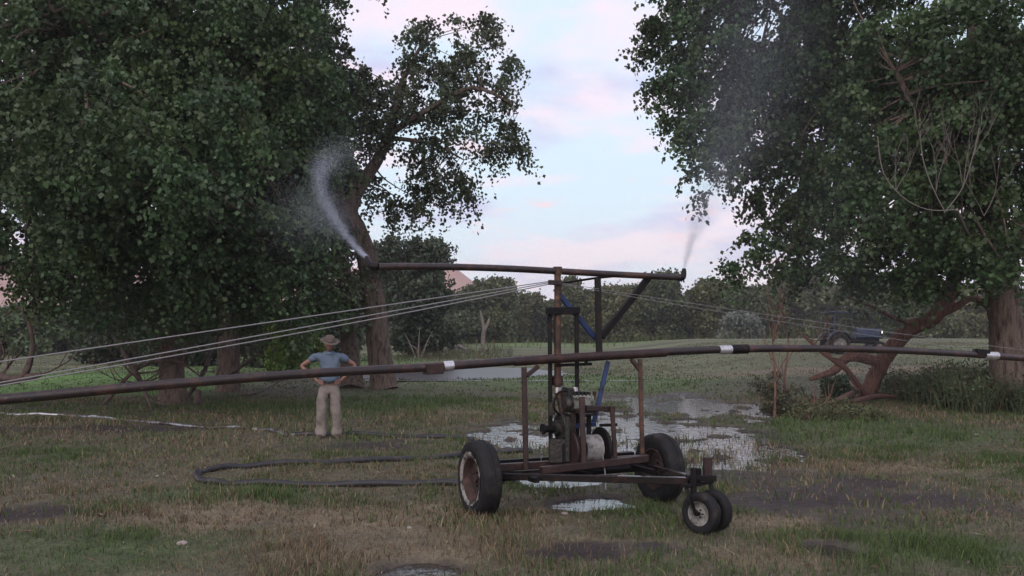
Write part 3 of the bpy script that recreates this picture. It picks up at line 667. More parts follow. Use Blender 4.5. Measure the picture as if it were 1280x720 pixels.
# ------------------------------------------------------------------ the irrigation cart
O0 = Vector((.63, 9.02, 0)); U = Vector((.912, .4104, 0)); Vv = Vector((.4104, -.912, 0))
def CW(u, v, z): return O0+U*u+Vv*v+Vector((0, 0, z))
def CU(px, py, v=0.0):
    r = (px-640)/F; b = O0+Vv*v
    u = (r*b.y-b.x)/(U.x-r*U.y); p = b+U*u
    p.z = EYE-(py-HY)/F*p.y
    return p
cart = empty('irrigation_cart', (O0.x, O0.y, 0), 'rusty two wheeled irrigation cart with long boom pipe, mast and spraying upper arm', 'irrigation cart')
def bar(name, p0, p1, w, h, m, parent=cart, up=None): return MB().beam(p0, p1, w, h, up=up).build(name, M[m], parent)
def pipe(name, pts, r, m, parent=cart, n=14): return MB().tube(pts, r, n).build(name, M[m], parent, smooth=True)
# chassis
MB().tube([CW(-.93, 0, .36), CW(.93, 0, .36)], .045, 14).build('axle', M['dark'], cart, smooth=True)
bar('frame_rail', CW(-.88, 0, .455), CW(.90, 0, .455), .07, .07, 'maroon')
bar('frame_rail', CW(-.86, -.34, .44), CW(.92, -.34, .44), .08, .08, 'dark')
bar('front_rail', CU(676, 588, .36), CU(808, 573, .36), .068, .07, 'maroon')
for u in (-.62, -.02, .70): bar('cross_member', CW(u, -.40, .375), CW(u, .42, .375), .06, .05, 'dark')
bar('tongue_beam', CW(-.86, .02, .375), CW(.42, 1.40, .445), .055, .066, 'wet')
bar('tongue_beam', CW(.88, .03, .375), CW(.50, 1.40, .445), .055, .066, 'wet')
# road wheels
def wheel(c, axis, rad, wid, bead, rimm, parent=cart, name='wheel', n=56, rimr=.585, outer=-1):
    axis = Vector(axis).normalized(); w = wid/2
    tyre_prof = [(-w*.72, rad*rimr), (-w*.98, rad*.74), (-w, rad*.85), (-w*.88, rad*.95), (-w*.6, rad*.992), (-w*.22, rad), (-w*.18, rad*.975), (w*.18, rad*.975), (w*.22, rad), (w*.6, rad*.992), (w*.88, rad*.95), (w, rad*.85), (w*.98, rad*.74), (w*.72, rad*rimr)]
    hub = bpy.data.objects.new(name, None)
    def wob(k, j): return -rad*.022 if (k % 4 == 0 and j in (3, 4, 9, 10)) else 0
    t = MB().lathe(c, axis, tyre_prof, n, wob=wob)
    # rim: dish on both sides
    r = MB()
    R1 = rad*rimr*1.01
    for sgn in (-1, 1):
        r.lathe(c, axis, [(sgn*w*.86, R1), (sgn*w*.86, R1*.93), (sgn*w*.5, R1*.86), (sgn*w*.12, R1*.80), (sgn*w*.10, R1*.45), (sgn*w*.28, R1*.38), (sgn*w*.28, R1*.2), (sgn*w*.55, R1*.18), (sgn*w*.55, 0.001)], 40)
    ob = r.build(name, M[rimm], parent, smooth=True)
    t.build('tyre', M['tyre'], ob, smooth=True)
    if bead:
        g = MB()
        for sgn in (-1, 1):
            g.lathe(c, axis, [(sgn*w*.80, rad*rimr*.99), (sgn*w*.965, rad*.635), (sgn*w*1.008, rad*.695), (sgn*w*.985, rad*.70)], 48, wob=lambda k, j: (rad*.03*random.uniform(-1, 1) if j >= 2 else 0))
        g.build('bead_ring', M['bead'], ob, smooth=True)
    a, b = frame_of(axis)
    for sgn in ((-1,) if rad > .3 else (-1,)):
        for k in range(5):
            th = 2*math.pi*k/5; q = c+axis*sgn*w*.26+(a*math.cos(th)+b*math.sin(th))*R1*.3
            MB().tube([q, q+axis*sgn*.018], .011 if rad > .3 else .007, 6).build('lug_nut', M['dark'], ob)
    return ob
wheel(CW(-1.04, 0, .360), U, .375, .205, True, 'rim')
wheel(CW(1.04, 0, .335), U, .375, .205, False, 'rim')
# caster
cc = P(884, 640, 7.84); cc.z = .182
ax = Vector((.74, .67, 0)).normalized(); tr = Vector((.67, -.74, 0)).normalized()
head = CW(.46, 1.46, .46)
mid = (cc+Vector((cc.x, cc.y, 0)))*0.5
for s in (-1, 1): wheel(cc+ax*.092*s, ax, .186, .10, False, 'greyrim', name='caster_wheel', n=44, rimr=.58)
MB().tube([cc-ax*.17, cc+ax*.17], .018, 10).build('caster_axle', M['dark'], cart, smooth=True)
top = Vector((cc.x, cc.y, .42))-tr*.10
for s in (-1, 1):
    mbf = MB().beam(top+ax*.18*s, cc+ax*.172*s+Vector((0, 0, .0)), .05, .014)
    mbf.build('caster_fork', M['dark'], cart)
MB().beam(top-ax*.195, top+ax*.195, .07, .03).build('fork_crown', M['dark'], cart)
MB().tube([top+Vector((0, 0, -.02)), top+Vector((0, 0, .14))], .03, 12).build('caster_pivot', M['dark'], cart, smooth=True)
bar('hitch_plate', top+Vector((-.10, .02, .055)), top+Vector((.16, -.0, .055)), .12, .05, 'dark')
bar('hitch_post', top+Vector((.09, .01, .03)), top+Vector((.09, .01, .235)), .075, .05, 'maroon')
bar('hitch_post', top+Vector((-.055, -.075, -.10)), top+Vector((-.055, -.075, .155)), .05, .045, 'dark')
# posts that carry the boom
bar('boom_post', CU(657.5, 586, .05), CU(655, 459, .05), .055, .055, 'maroon')
bar('boom_post', CU(803, 573, .05), CU(800, 449, .05), .045, .045, 'rust')
bar('knee_brace', CU(658, 470, .055), CU(673, 458, .055), .04, .04, 'maroon')
bar('knee_brace', CU(799, 462, .055), CU(789, 449, .055), .04, .04, 'rust')
# boom
BP = [(-560, 542), (-350, 526), (-130, 509), (0, 499.5), (135, 487), (270, 475.5), (400, 466), (543, 458.5), (640, 451.5), (700, 447.5), (770, 443.5), (830, 440), (910, 436.6), (1000, 435.6), (1100, 437.2), (1237, 444.5), (1400, 457), (1600, 476)]
bpts = curve_pts([CU(x, y, .05) for x, y in BP], 4)
boom = pipe('boom_pipe', bpts, .042, 'boom', n=16)
MB().tube(curve_pts([CU(x, y, .05) for x, y in ((643, 451.8), (700, 448), (770, 444), (832, 440.5))], 4), .047, 16).build('boom_sleeve', M['maroon'], boom, smooth=True)
def collar(px0, py0, px1, py1, r, m, nm): MB().tube([CU(px0, py0, .05), CU(px1, py1, .05)], r, 18).build(nm, M[m], boom, smooth=True)
collar(554, 458, 566, 457, .050, 'galv', 'coupling'); collar(898, 437.4, 913, 436.8, .050, 'galv', 'coupling'); collar(1234, 444.3, 1243, 445.2, .052, 'galv', 'coupling')
collar(913.5, 436.8, 934, 436.2, .053, 'dark', 'coupling_sleeve'); collar(1243.5, 445, 1330, 451.5, .047, 'boom', 'coupling_sleeve')
MB().beam(CU(531, 461.5, .05), CU(552, 460.5, .05), .12, .10).build('pipe_clamp', M['maroon'], boom)
MB().beam(CU(1219, 440, .05), CU(1234, 441, .05), .09, .085).build('pipe_clamp', M['dark'], boom)
# mast, guides, cross pieces
mx = lambda y: CU(697, y, -.06)
pipe('mast', [mx(336), mx(400), mx(455), mx(486)], .035, 'rust')
MB().tube([mx(336)+Vector((0, 0, .02)), mx(343)], .046, 14).build('mast_cap', M['rust'], cart, smooth=True)
MB().tube([mx(470), mx(482)], .055, 12).build('mast_flange', M['maroon'], cart, smooth=True)
MB().tube([mx(484), mx(491)], .043, 14).build('mast_coupling', M['galv'], cart, smooth=True)
for px in (687, 720.5): bar('guide_post', CU(px+1.5, 578, -.07), CU(px, 386, -.07), .043, .06, 'dark')
bar('guide_crossbar', CU(683, 389, -.015), CU(724, 388, -.015), .03, .075, 'dark')
bar('guide_crossbar', CU(696, 456.5, -.02), CU(739, 455, -.02), .04, .03, 'dark')
bar('guide_clip', CU(732, 455.5, .0), CU(733, 451.5, .0), .03, .05, 'dark')
# upper arm with its nozzles
ap = [CU(x, y, -.06) for x, y in ((473, 333.5), (520, 333), (580, 334), (640, 336), (697, 339), (760, 342.5), (810, 345), (850, 347))]
arm = pipe('upper_arm', curve_pts(ap, 3), .034, 'boom', n=14)
e0 = ap[0]; MB().tube(curve_pts([e0, e0+Vector((-.06, .01, .01)), e0+Vector((-.10, .06, .05)), e0+Vector((-.13, .12, .10))], 4), lerp_list([.037, .036, .03, .02], 4), 12).build('nozzle', M['dark'], arm, smooth=True)
e1 = ap[-1]; MB().tube(curve_pts([e1, e1+Vector((.03, .01, .005)), e1+Vector((.045, .02, .05)), e1+Vector((.05, .03, .10))], 4), lerp_list([.037, .036, .03, .02], 4), 12).build('nozzle', M['dark'], arm, smooth=True)
for px, py in ((806, 343), (815, 343)): MB().tube([CU(px, py-3, -.06), CU(px, py+6, -.06)], .012, 6).build('clamp_bolt', M['dark'], arm, smooth=True)
bar('truss_post', CU(749, 441.5, -.02), CU(747, 348, -.05), .066, .06, 'dark')
bar('truss_brace', CU(813, 344, -.115), CU(752, 421, -.085), .05, .07, 'dark')
bar('truss_brace', CU(699, 368, -.12), CU(745, 424, -.11), .04, .05, 'blue')
pipe('stay_rod', [CU(699, 354.5, -.12), CU(745, 347.5, -.12), CU(803, 342, -.12)], .012, 'dark', n=8)
bar('mast_bracket', CU(686, 353, -.0), CU(702, 353.5, -.0), .03, .05, 'maroon')
bar('blue_strut', CU(760, 452, -.02), CU(742, 529, -.02), .045, .062, 'blue')
bar('blue_strut', CU(744, 530, .02), CU(716, 533, .02), .045, .045, 'blue')
# winch drum
dc = CU(731, 561, .14); dz = Vector((0, 0, 0))
def du(px): 
    q = CU(px, 561, .14); q.z = dc.z; return q
drum = MB().lathe(du(738), U, [(-.19, .06), (.19, .06)], 24).build('winch_drum', M['dark'], cart, smooth=True)
wc = du(737.5); half = (du(748)-du(727)).length/2
prof = []
nr = 14
for i in range(nr+1):
    a = -half+2*half*i/nr; prof += [(a, .128), (a+half/nr*.5, .140), (a+half/nr, .140)] if i < nr else [(a, .128)]
MB().lathe(wc, U, prof, 36).build('wound_cable', M['wound'], drum, smooth=True)
for px, rr in ((751, .215), (713, .19)):
    MB().lathe(du(px), U, [(-.016, .03), (-.016, rr*.97), (-.008, rr), (.008, rr), (.016, rr*.97), (.016, .03)], 40).build('drum_flange', M['dark' if px > 740 else 'maroon'], drum, smooth=True)
for px in (706, 757): bar('drum_bearing', du(px)+Vector((0, 0, -.12)), du(px)+Vector((0, 0, .06)), .05, .05, 'dark')
wp = du(743)+Vv*.14
pipe('loose_cable', curve_pts([wp, wp+Vector((.02, -.02, -.10)), CU(757, 598, .42), CU(757, 612, .45)], 4), .006, 'cable', n=6)
# small posts and bars round the winch
bar('winch_post', CU(727, 496, .30), CU(730, 582, .33), .055, .055, 'maroon')
bar('winch_post', CU(765, 507, .28), CU(769, 574, .30), .045, .045, 'maroon')
bar('winch_rail', CU(732, 510, .245), CU(768, 511.5, .245), .04, .055, 'maroon')
bar('winch_rail', CU(750, 531.5, .22), CU(771, 531, .22), .03, .03, 'dark')
# pump and engine
pc = CU(704, 534, .02)
pump = MB().lathe(pc, U, [(-.10, .002), (-.10, .07), (-.05, .075), (-.05, .135), (-.03, .15), (-.012, .15), (-.012, .165), (.012, .165), (.012, .15), (.03, .15), (.05, .135), (.05, .075), (.10, .07), (.10, .002)], 30).build('pump', M['engdark'], cart)
a_, b_ = frame_of(U)
for k in range(8):
    th = math.pi*k/4+.2; q = pc+(a_*math.cos(th)+b_*math.sin(th))*.157
    MB().tube([q-U*.022, q+U*.022], .008, 6).build('flange_bolt', M['maroon'], pump)
MB().tube([pc+Vector((-.04, 0, -.02)), CU(686, 536, .02), CU(678, 536.5, .02)], .036, 12).build('pump_outlet', M['dark'], pump, smooth=True)
MB().tube([CU(677.5, 536.5, .02), CU(680, 536.3, .02)], .056, 14).build('outlet_flange', M['dark'], pump, smooth=True)
MB().tube(curve_pts([pc+Vector((0, 0, .10)), CU(703, 510, -.01), CU(700, 497, -.05), mx(488)], 4), .042, 12).build('riser_pipe', M['rust'], pump, smooth=True)
eng = MB().beam(CU(713, 503, .13), CU(738, 502, .13), .15, .15, ch=.02).build('engine', M['engine'], cart)
for k in range(5): MB().beam(CU(714.5+k*4.6, 492.5, .13), CU(716+k*4.6, 492.5, .13), .13, .05, ch=.003).build('cooling_fin', M['engdark'], eng)
MB().beam(CU(706, 497, .10), CU(713, 497, .10), .14, .21, ch=.02).build('starter_housing', M['engdark'], eng)
MB().lathe(CU(709, 505, .2), U, [(-.03, .002), (-.03, .055), (-.01, .075), (.01, .075), (.03, .055), (.03, .002)], 20).build('pulley', M['engdark'], eng)
MB().beam(CU(714, 513.5, .13), CU(740, 513, .13), .19, .045, ch=.006).build('base_plate', M['maroon'], eng)
MB().tube(curve_pts([CU(737, 500, .15), CU(742, 498, .18), CU(743, 489, .2)], 3), .018, 8).build('exhaust', M['rust'], eng, smooth=True)
MB().tube([CU(719, 489, .13), CU(719, 484, .13)], .03, 10).build('filler_cap', M['galv'], eng, smooth=True)
MB().tube(curve_pts([CU(700, 520, .12), CU(692, 508, .15), CU(697, 492, .12), CU(708, 488, .12)], 5), .012, 8).build('fuel_line', M['dark'], eng, smooth=True)
MB().beam(CU(690, 519, .06), CU(690, 503, .06), .06, .07).build('control_box', M['engdark'], eng)
bar('gearbox', CU(700, 577, .06), CU(700, 548, .06), .22, .14, 'engdark')
bar('engine_mount', CU(716, 575, .10), CU(716, 517, .10), .06, .06, 'maroon')
bar('engine_mount', CU(736, 575, .04), CU(736, 517, .04), .05, .05, 'dark')
bar('belt_guard', CU(709, 575, .12), CU(709, 520, .12), .05, .12, 'engdark')
pipe('shift_lever', [CU(731, 520, .2), CU(742, 518, .24), CU(746, 517, .26)], .012, 'dark', n=8)
# guy cables from the mast head to the boom
hb = CU(688, 353, -.02)
def boom_at(px):
    y = float(np.interp(px, [q[0] for q in BP], [q[1] for q in BP])); p = CU(px, y, .05); p.z += .043; return p
def guy(px, sag, off=0):
    e = boom_at(px); pts = []
    h2 = hb+Vector((0, 0, off))
    for i in range(17):
        t = i/16; q = h2.lerp(e, t); q.z -= sag*4*t*(1-t); pts.append(q)
    pipe('guy_cable', pts, .006 if px < 600 else .0028, 'cable', n=6)
guy(-560, .0, .012); guy(-128, .0, 0); guy(-112, .03, -.015); guy(1238, .03, 0); guy(1480, .05, .01)
for px in (-540, -128, 1238): collar(px-8, np.interp(px, [q[0] for q in BP], [q[1] for q in BP]), px+8, np.interp(px, [q[0] for q in BP], [q[1] for q in BP]), .052, 'galv', 'cable_clamp')

# ------------------------------------------------------------------ hoses on the ground
def ground_line(pts, n, dz):
    q = curve_pts([(*Gr(x, y), 0) for x, y in pts], n)
    return [Vector((p.x, p.y, float(gz(p.x, p.y))+dz+.012*math.sin(i*.9))) for i, p in enumerate(q)]
ln = ground_line([(-80, 517), (20, 519), (100, 520.5), (150, 525), (230, 533), (300, 536), (340, 540), (370, 545), (430, 545), (500, 546.5), (592, 550)], 6, .018)
k1 = int(len(ln)*.70)
o = MB().tube(ln[:k1+1], .034, 10).build('irrigation_pipe', M['alu'], smooth=True)
tag(o, 'long shiny aluminium pipe snaking through the grass left of the man', 'pipe')
o = MB().tube(ln[k1:], .048, 10).build('irrigation_hose', M['hose'], smooth=True)
tag(o, 'straight dark hose in the grass between the man and the flooded ground', 'hose')
lp = ground_line([(665, 566), (600, 568), (540, 574), (420, 580), (330, 584), (272, 588), (247, 595), (258, 603), (300, 606), (400, 606.5), (500, 606), (570, 607), (640, 606), (690, 596)], 6, .03)
o = MB().tube(lp, .043, 12).build('supply_hose', M['hose'], smooth=True)
tag(o, 'black supply hose looping out from the cart wheel and back', 'hose')

# stones and litter
for i, (px, py, s, lb) in enumerate(((228, 681, .032, 'pale stone in the grass in front of the hose loop'), (352, 676, .02, 'tiny white pebble right of the pale stone'), (1221, 545, .035, 'small white stone in the green grass below the weeds'), (1215, 600, .035, 'pale flat stone in the dry grass at the right'), (512, 661, .02, 'tiny pale pebble left of the near cart wheel'), (706, 641, .025, 'small pale stone beside the near puddle'))):
    g0 = gp(px, py); bm = bmesh.new(); bmesh.ops.create_icosphere(bm, subdivisions=2, radius=s)
    for v in bm.verts: v.co = Vector((v.co.x*1.4, v.co.y, v.co.z*.7))*random.uniform(.85, 1.15)
    me = bpy.data.meshes.new('stone'); bm.to_mesh(me); bm.free()
    o = link('stone', me, M['stone']); o.location = g0+Vector((0, 0, s*.4)); tag(o, lb, 'stone')

# ------------------------------------------------------------------ the man
def skin(name, verts, edges, rad, mat_, parent, sub=2, rootv=0, post=None):
    me = bpy.data.meshes.new(name); me.from_pydata([tuple(v) for v in verts], edges, []); me.update()
    o = bpy.data.objects.new(name, me); COL.objects.link(o)
    m = o.modifiers.new('s', 'SKIN'); m.use_smooth_shade = True; m.branch_smoothing = .6
    for i, r in enumerate(rad):
        r = r if isinstance(r, tuple) else (r, r)
        me.skin_vertices[0].data[i].radius = r
        me.skin_vertices[0].data[i].use_root = (i == rootv)
    s = o.modifiers.new('u', 'SUBSURF'); s.levels = sub; s.render_levels = sub
    dg = bpy.context.evaluated_depsgraph_get(); ev = o.evaluated_get(dg)
    me2 = bpy.data.meshes.new_from_object(ev); me2.name = name
    bpy.data.objects.remove(o)
    if post: post(me2)
    return link(name, me2, mat_, parent)
def chain_graph(chains):
    """chains: list of lists of (key or None, (x,y,z), r); same key = shared joint"""
    V_, E_, R_, idx = [], [], [], {}
    for ch in chains:
        prev = None
        for key, co, r in ch:
            if key is not None and key in idx: i = idx[key]
            else:
                i = len(V_); V_.append(co); R_.append(r)
                if key is not None: idx[key] = i
            if prev is not None and prev != i: E_.append((prev, i))
            prev = i
    return V_, E_, R_
def build_man():
    x, y = Gr(411, 548); z0 = float(gz(x, y))
    root = empty('person', (x, y, z0), 'man in straw hat, blue shirt and khaki trousers, hands on hips, watching the cart', 'person')
    root.rotation_euler = (0, 0, R(14))
    # local: x right in picture, -y toward camera, z up
    B = []
    B.append([('pel', (0, .01, .95), .11), ('wst', (0, .0, 1.08), .11), ('chs', (0, .01, 1.32), .11), ('nk0', (0, .02, 1.455), .055), ('nk1', (0, .0, 1.53), .052)])
    for s in (-1, 1):
        B.append([('pel', 0, 0), (None, (.095*s, .01, .88), .075), (None, (.115*s, -.005, .50), .055), (None, (.125*s, .02, .28), .05), (None, (.135*s, .03, .08), .036)])
        B.append([('chs', 0, 0), (None, (.18*s, .02, 1.43), .05), (None, (.33*s, .06, 1.345), .047), (None, (.465*s, .09, 1.26), .043), (None, (.35*s, .02, 1.13), .037), ('w%d' % s, (.235*s, -.03, 1.035), .027), ('h%d' % s, (.195*s, -.065, 1.0), .026)])
        for k, (dx, dz, L_) in enumerate(((-.01, .02, .085), (-.02, .0, .095), (-.025, -.02, .088), (-.02, -.04, .07))):
            B.append([('h%d' % s, 0, 0), (None, ((.17+dx*.3)*s, -.115, 1.0+dz), .011), (None, ((.14+dx)*s, -.145, .99+dz), .009), (None, ((.11+dx)*s, -.152, .98+dz), .008)])
        B.append([('w%d' % s, 0, 0), (None, (.19*s, .02, 1.02), .012), (None, (.165*s, .06, 1.01), .009)])
    V_, E_, R_ = chain_graph(B)
    body = skin('body', V_, E_, R_, M['skin'], root, 2)
    # head: shaped sphere merged into the body mesh, tilted down
    bm = bmesh.new(); bm.from_mesh(body.data)
    hm = bmesh.new(); bmesh.ops.create_uvsphere(hm, u_segments=28, v_segments=20, radius=1)
    for v in hm.verts:
        c = v.co; X, Y, Z = c.x*.078, c.y*.098, c.z*.118
        if Z < 0: X *= 1+Z*2.2; Y = Y*(1+Z*1.2)-.012*(-Z/.118)
        f = -c.y
        if f > .3:
            Y -= .024*math.exp(-((c.x)/.16)**2-((c.z+.12)/.20)**2)   # nose
            Y += .012*(math.exp(-((c.x-.38)/.16)**2-((c.z-.08)/.12)**2)+math.exp(-((c.x+.38)/.16)**2-((c.z-.08)/.12)**2))  # eye sockets
            Y -= .006*math.exp(-(c.x/.3)**2-((c.z+.45)/.08)**2); Y += .006*math.exp(-(c.x/.3)**2-((c.z+.36)/.04)**2)        # mouth
            Y -= .008*math.exp(-(c.x/.3)**2-((c.z+.85)/.15)**2)   # chin
            Y -= .006*math.exp(-((c.z-.28)/.1)**2)                 # brow
        if abs(c.x) > .86 and abs(c.z) < .28 and c.y > -.25: X *= 1.18   # ears
        v.co = (X, Y, Z)
    rot = Matrix.Rotation(R(12), 4, 'Z') @ Matrix.Rotation(R(20), 4, 'X')
    hp = Matrix.Translation((.01, -.035, 1.63)) @ rot
    hm.transform(hp)
    tmp = bpy.data.meshes.new('t'); hm.to_mesh(tmp); hm.free(); bm.from_mesh(tmp); bpy.data.meshes.remove(tmp)
    bm.to_mesh(body.data); bm.free(); body.data.polygons.foreach_set('use_smooth', np.ones(len(body.data.polygons), bool))
    # clothes
    def folds(amp, fr, seed):
        def f(me):
            n = len(me.vertices); co = np.empty(n*3, np.float32); no = np.empty(n*3, np.float32)
            me.vertices.foreach_get('co', co); me.vertex_normals.foreach_get('vector', no); co = co.reshape(-1, 3); no = no.reshape(-1, 3)
            d = (fbm(co[:, 2]*fr+co[:, 0]*fr*.6, co[:, 0]*fr*.8+co[:, 1]*fr+co[:, 2]*fr*.3, seed, 3)-.5)*2*amp
            me.vertices.foreach_set('co', (co+no*d[:, None]).ravel()); me.update()
        return f
    C_ = [[('w', (0, -.005, .955), (.175, .145)), (None, (0, -.025, 1.06), (.19, .165)), (None, (0, -.01, 1.2), (.19, .15)), ('c', (0, .01, 1.39), (.195, .13)), ('n', (0, .02, 1.475), (.11, .095)), (None, (0, .01, 1.50), (.08, .074))]]
    for s in (-1, 1): C_.append([('c', 0, 0), (None, (.165*s, .02, 1.435), .085), (None, (.26*s, .045, 1.395), .082), (None, (.345*s, .068, 1.335), .078)])
    V_, E_, R_ = chain_graph(C_); sh = skin('shirt', V_, E_, R_, M['shirt'], root, 3, post=folds(.026, 9, 5))
    mbc = MB(); mbc.lathe(Vector((0, .005, 1.495)), (0, -.15, 1), [(-.02, .098), (.015, .082), (.022, .072), (.0, .070)], 24)
    me = bpy.data.meshes.new('collar'); me.from_pydata([tuple(v) for v in mbc.v], [], mbc.f); link('collar', me, M['shirt'], sh)
    T_ = [[('p', (0, .01, .92), (.165, .135)), (None, (0, .005, 1.0), (.155, .12))]]
    for s in (-1, 1): T_.append([('p', 0, 0), (None, (.10*s, .01, .80), (.115, .115)), (None, (.118*s, -.01, .5), (.096, .096)), (None, (.128*s, .012, .28), (.088, .09)), (None, (.135*s, .012, .10), (.090, .094)), (None, (.137*s, .012, .03), (.094, .10))])
    V_, E_, R_ = chain_graph(T_); trs = skin('trousers', V_, E_, R_, M['khaki'], root, 3, post=folds(.03, 8, 9))
    for s in (-1, 1):
        bm = bmesh.new(); bmesh.ops.create_uvsphere(bm, u_segments=16, v_segments=10, radius=1)
        for v in bm.verts:
            c = v.co; v.co = (c.x*.048*(1.1 if c.y < 0 else .9), c.y*.145, max(-.04, c.z*.055-(.02 if c.y < -.3 else 0)))
        bm.transform(Matrix.Translation((.14*s, -.03, .04)) @ Matrix.Rotation(R(10*s), 4, 'Z'))
        me = bpy.data.meshes.new('shoe'); bm.to_mesh(me); bm.free(); link('shoe', me, M['shoe'], root)
    # hat
    def hat_part(nm, prof, m, par, n=36, brim=False):
        q = MB(); q.lathe(Vector((0, 0, 0)), (0, 0, 1), prof, n); me = bpy.data.meshes.new(nm)
        vs = []
        for v in q.v:
            r_ = math.hypot(v.x, v.y); zz = v.z
            if brim and r_ > .1: zz += (abs(v.x)/.2)**2*.012-(max(0, -v.y)/.2)**2*.022
            vs.append(tuple(hp @ Vector((v.x, v.y*1.1, zz+.052))))
        me.from_pydata(vs, [], q.f); me.update()
        return link(nm, me, m, par)
    hat = hat_part('hat', [(0.0, .088), (.006, .13), (.010, .165), (.016, .167), (.016, .13), (.012, .092), (.07, .084), (.10, .070), (.108, .04), (.098, .001)], M['hat'], root, brim=True)
    hat_part('hat_band', [(.016, .0945), (.040, .0915), (.040, .080)], M['band'], hat)
    # hair round the back of the head
    hr = bmesh.new(); bmesh.ops.create_uvsphere(hr, u_segments=20, v_segments=14, radius=1)
    dele = [v for v in hr.verts if v.co.y < .0 or v.co.z < -.35]
    bmesh.ops.delete(hr, geom=dele, context='VERTS')
    for v in hr.verts: v.co = (v.co.x*.083, v.co.y*.104, v.co.z*.116)
    hr.transform(hp); me = bpy.data.meshes.new('hair'); hr.to_mesh(me); hr.free(); link('hair', me, M['hair'], root)
build_man()

# ------------------------------------------------------------------ old blue tractor
def build_tractor():
    Y = 44.0; X = (1066-640)/F*Y; z0 = float(gz(X, Y))
    root = empty('tractor', (X, Y, z0), 'old blue farm tractor with a lit headlamp parked beyond the leaning trunk', 'tractor')
    o = Vector((X, Y, z0)); T = lambda x, y, z: o+Vector((x, y, z))
    b = MB(); b.beam(T(.1, 0, 1.02), T(1.35, 0, 1.0), .5, .5, ch=.08).build('hood', M['tblue'], root)
    g = MB().beam(T(1.352, 0, .98), T(1.40, 0, .98), .44, .44, ch=.05).build('grille', M['dark'], root)
    MB().beam(T(-.95, 0, .68), T(1.25, 0, .62), .36, .26, ch=.04).build('chassis', M['dark'], root)
    def tw(x, y, r, w, mr):
        c = T(x, y, r-.02); ax_ = Vector((0, 1, 0)); ob = MB()
        for s in (-1, 1): ob.lathe(c, ax_, [(s*w*.42, r*.62), (s*w*.2, r*.56), (s*w*.1, r*.2), (s*w*.3, r*.18), (s*w*.3, .001)], 28)
        rim = ob.build('wheel', M[mr], root, smooth=True)
        w2 = w/2
        MB().lathe(c, ax_, [(-w2*.8, r*.6), (-w2, r*.8), (-w2*.8, r*.97), (0, r), (w2*.8, r*.97), (w2, r*.8), (w2*.8, r*.6)], 36, wob=lambda k, j: (-.03*r/.5 if k % 3 == 0 and 2 <= j <= 4 else 0)).build('tyre', M['tyre'], rim, smooth=True)
    for s in (-1, 1):
        tw(-.9, .62*s, .52, .34, 'greyrim'); tw(1.1, .55*s, .33, .2, 'greyrim')
        f = MB()
        q = [T(-.9+.62*math.cos(a), .62*s, .50+.62*math.sin(a)) for a in np.linspace(R(20), R(160), 10)]
        for a_, b_ in zip(q[:-1], q[1:]): f.beam(a_, b_, .34, .035, up=(0, 0, 1))
        f.build('fender', M['tblue'], root)
        MB().beam(T(-1.1, .5*s, .9), T(-1.1, .5*s, 2.0), .07, .07).build('roll_bar', M['tblue'], root)
        lamp = MB(); lamp.lathe(T(1.32, .33*s, 1.08), (1, -.6 if s < 0 else .6, 0), [(-.10, .03), (-.04, .075), (0, .09)], 18); lo = lamp.build('headlamp', M['tblue'], root, smooth=True)
        MB().lathe(T(1.32, .33*s, 1.08), (1, -.6 if s < 0 else .6, 0), [(.0, .086), (.02, .05), (.028, .001)], 18).build('lens', M['lamp'], lo, smooth=True)
    MB().beam(T(-1.1, -.535, 2.0), T(-1.1, .535, 2.0), .07, .07).build('roll_bar', M['tblue'], root)
    MB().beam(T(-1.4, 0, 2.07), T(.1, 0, 2.05), 1.2, .06, ch=.02).build('canopy', M['tblue'], root)
    MB().beam(T(-.85, 0, .95), T(-.45, 0, .95), .45, .1, ch=.03).build('seat', M['dark'], root)
    MB().beam(T(-.88, 0, .98), T(-.98, 0, 1.35), .42, .08, ch=.03).build('backrest', M['dark'], root)
    MB().tube([T(.05, 0, 1.2), T(-.22, 0, 1.42)], .02, 8).build('steering_column', M['dark'], root, smooth=True)
    a, bb = frame_of(Vector((-.27, 0, .22)))
    MB().tube([T(-.22, 0, 1.42)+(a*math.cos(t)+bb*math.sin(t))*.19 for t in np.linspace(0, 2*math.pi, 25)], .015, 6, cap=False).build('steering_wheel', M['dark'], root, smooth=True)
    MB().tube([T(.6, .12, 1.24), T(.6, .12, 1.95), T(.56, .12, 2.02)], .035, 8).build('exhaust', M['rust'], root, smooth=True)
    MB().beam(T(-.1, -.58, .78), T(.0, -.58, .78), .03, .03)
build_tractor()

# ------------------------------------------------------------------ water thrown by the two nozzles: separate drops
OCT = np.array([[1, 1, 1], [1, -1, -1], [-1, 1, -1], [-1, -1, 1]], float)*.75
OF = np.array([[0, 1, 2], [0, 3, 1], [0, 2, 3], [1, 3, 2]])
def drops(name, label, p, size):
    n = len(p); v = (p[:, None, :]+OCT[None]*size[:, None, None]).reshape(-1, 3)
    f = (np.arange(n)[:, None, None]*4+OF[None]).reshape(-1, 3)
    tag(link(name, mesh_np(name, v, f, 3), M['drop']), label, 'water spray', kind='stuff')
def jet(path, radii, n, tp, s0, s1):
    q = np.array([list(v) for v in curve_pts(path, 12)]); rr = np.array(lerp_list(radii, 12))
    t = rng.random(n)**tp*(len(q)-1.001); i = t.astype(int); f = (t-i)[:, None]
    c = q[i]*(1-f)+q[i+1]*f; r = rr[i]*(1-f[:, 0])+rr[i+1]*f[:, 0]
    g = rng.normal(size=(n, 3))*r[:, None]
    clump = .3*np.sin(t*1.1)+.2*np.sin(t*2.3+1)
    g += r[:, None]*clump[:, None]*np.array([1, .3, .2])
    return c+g, rng.uniform(s0, s1, n)*(1+t/len(q))
nl = e0+Vector((-.13, .12, .10))
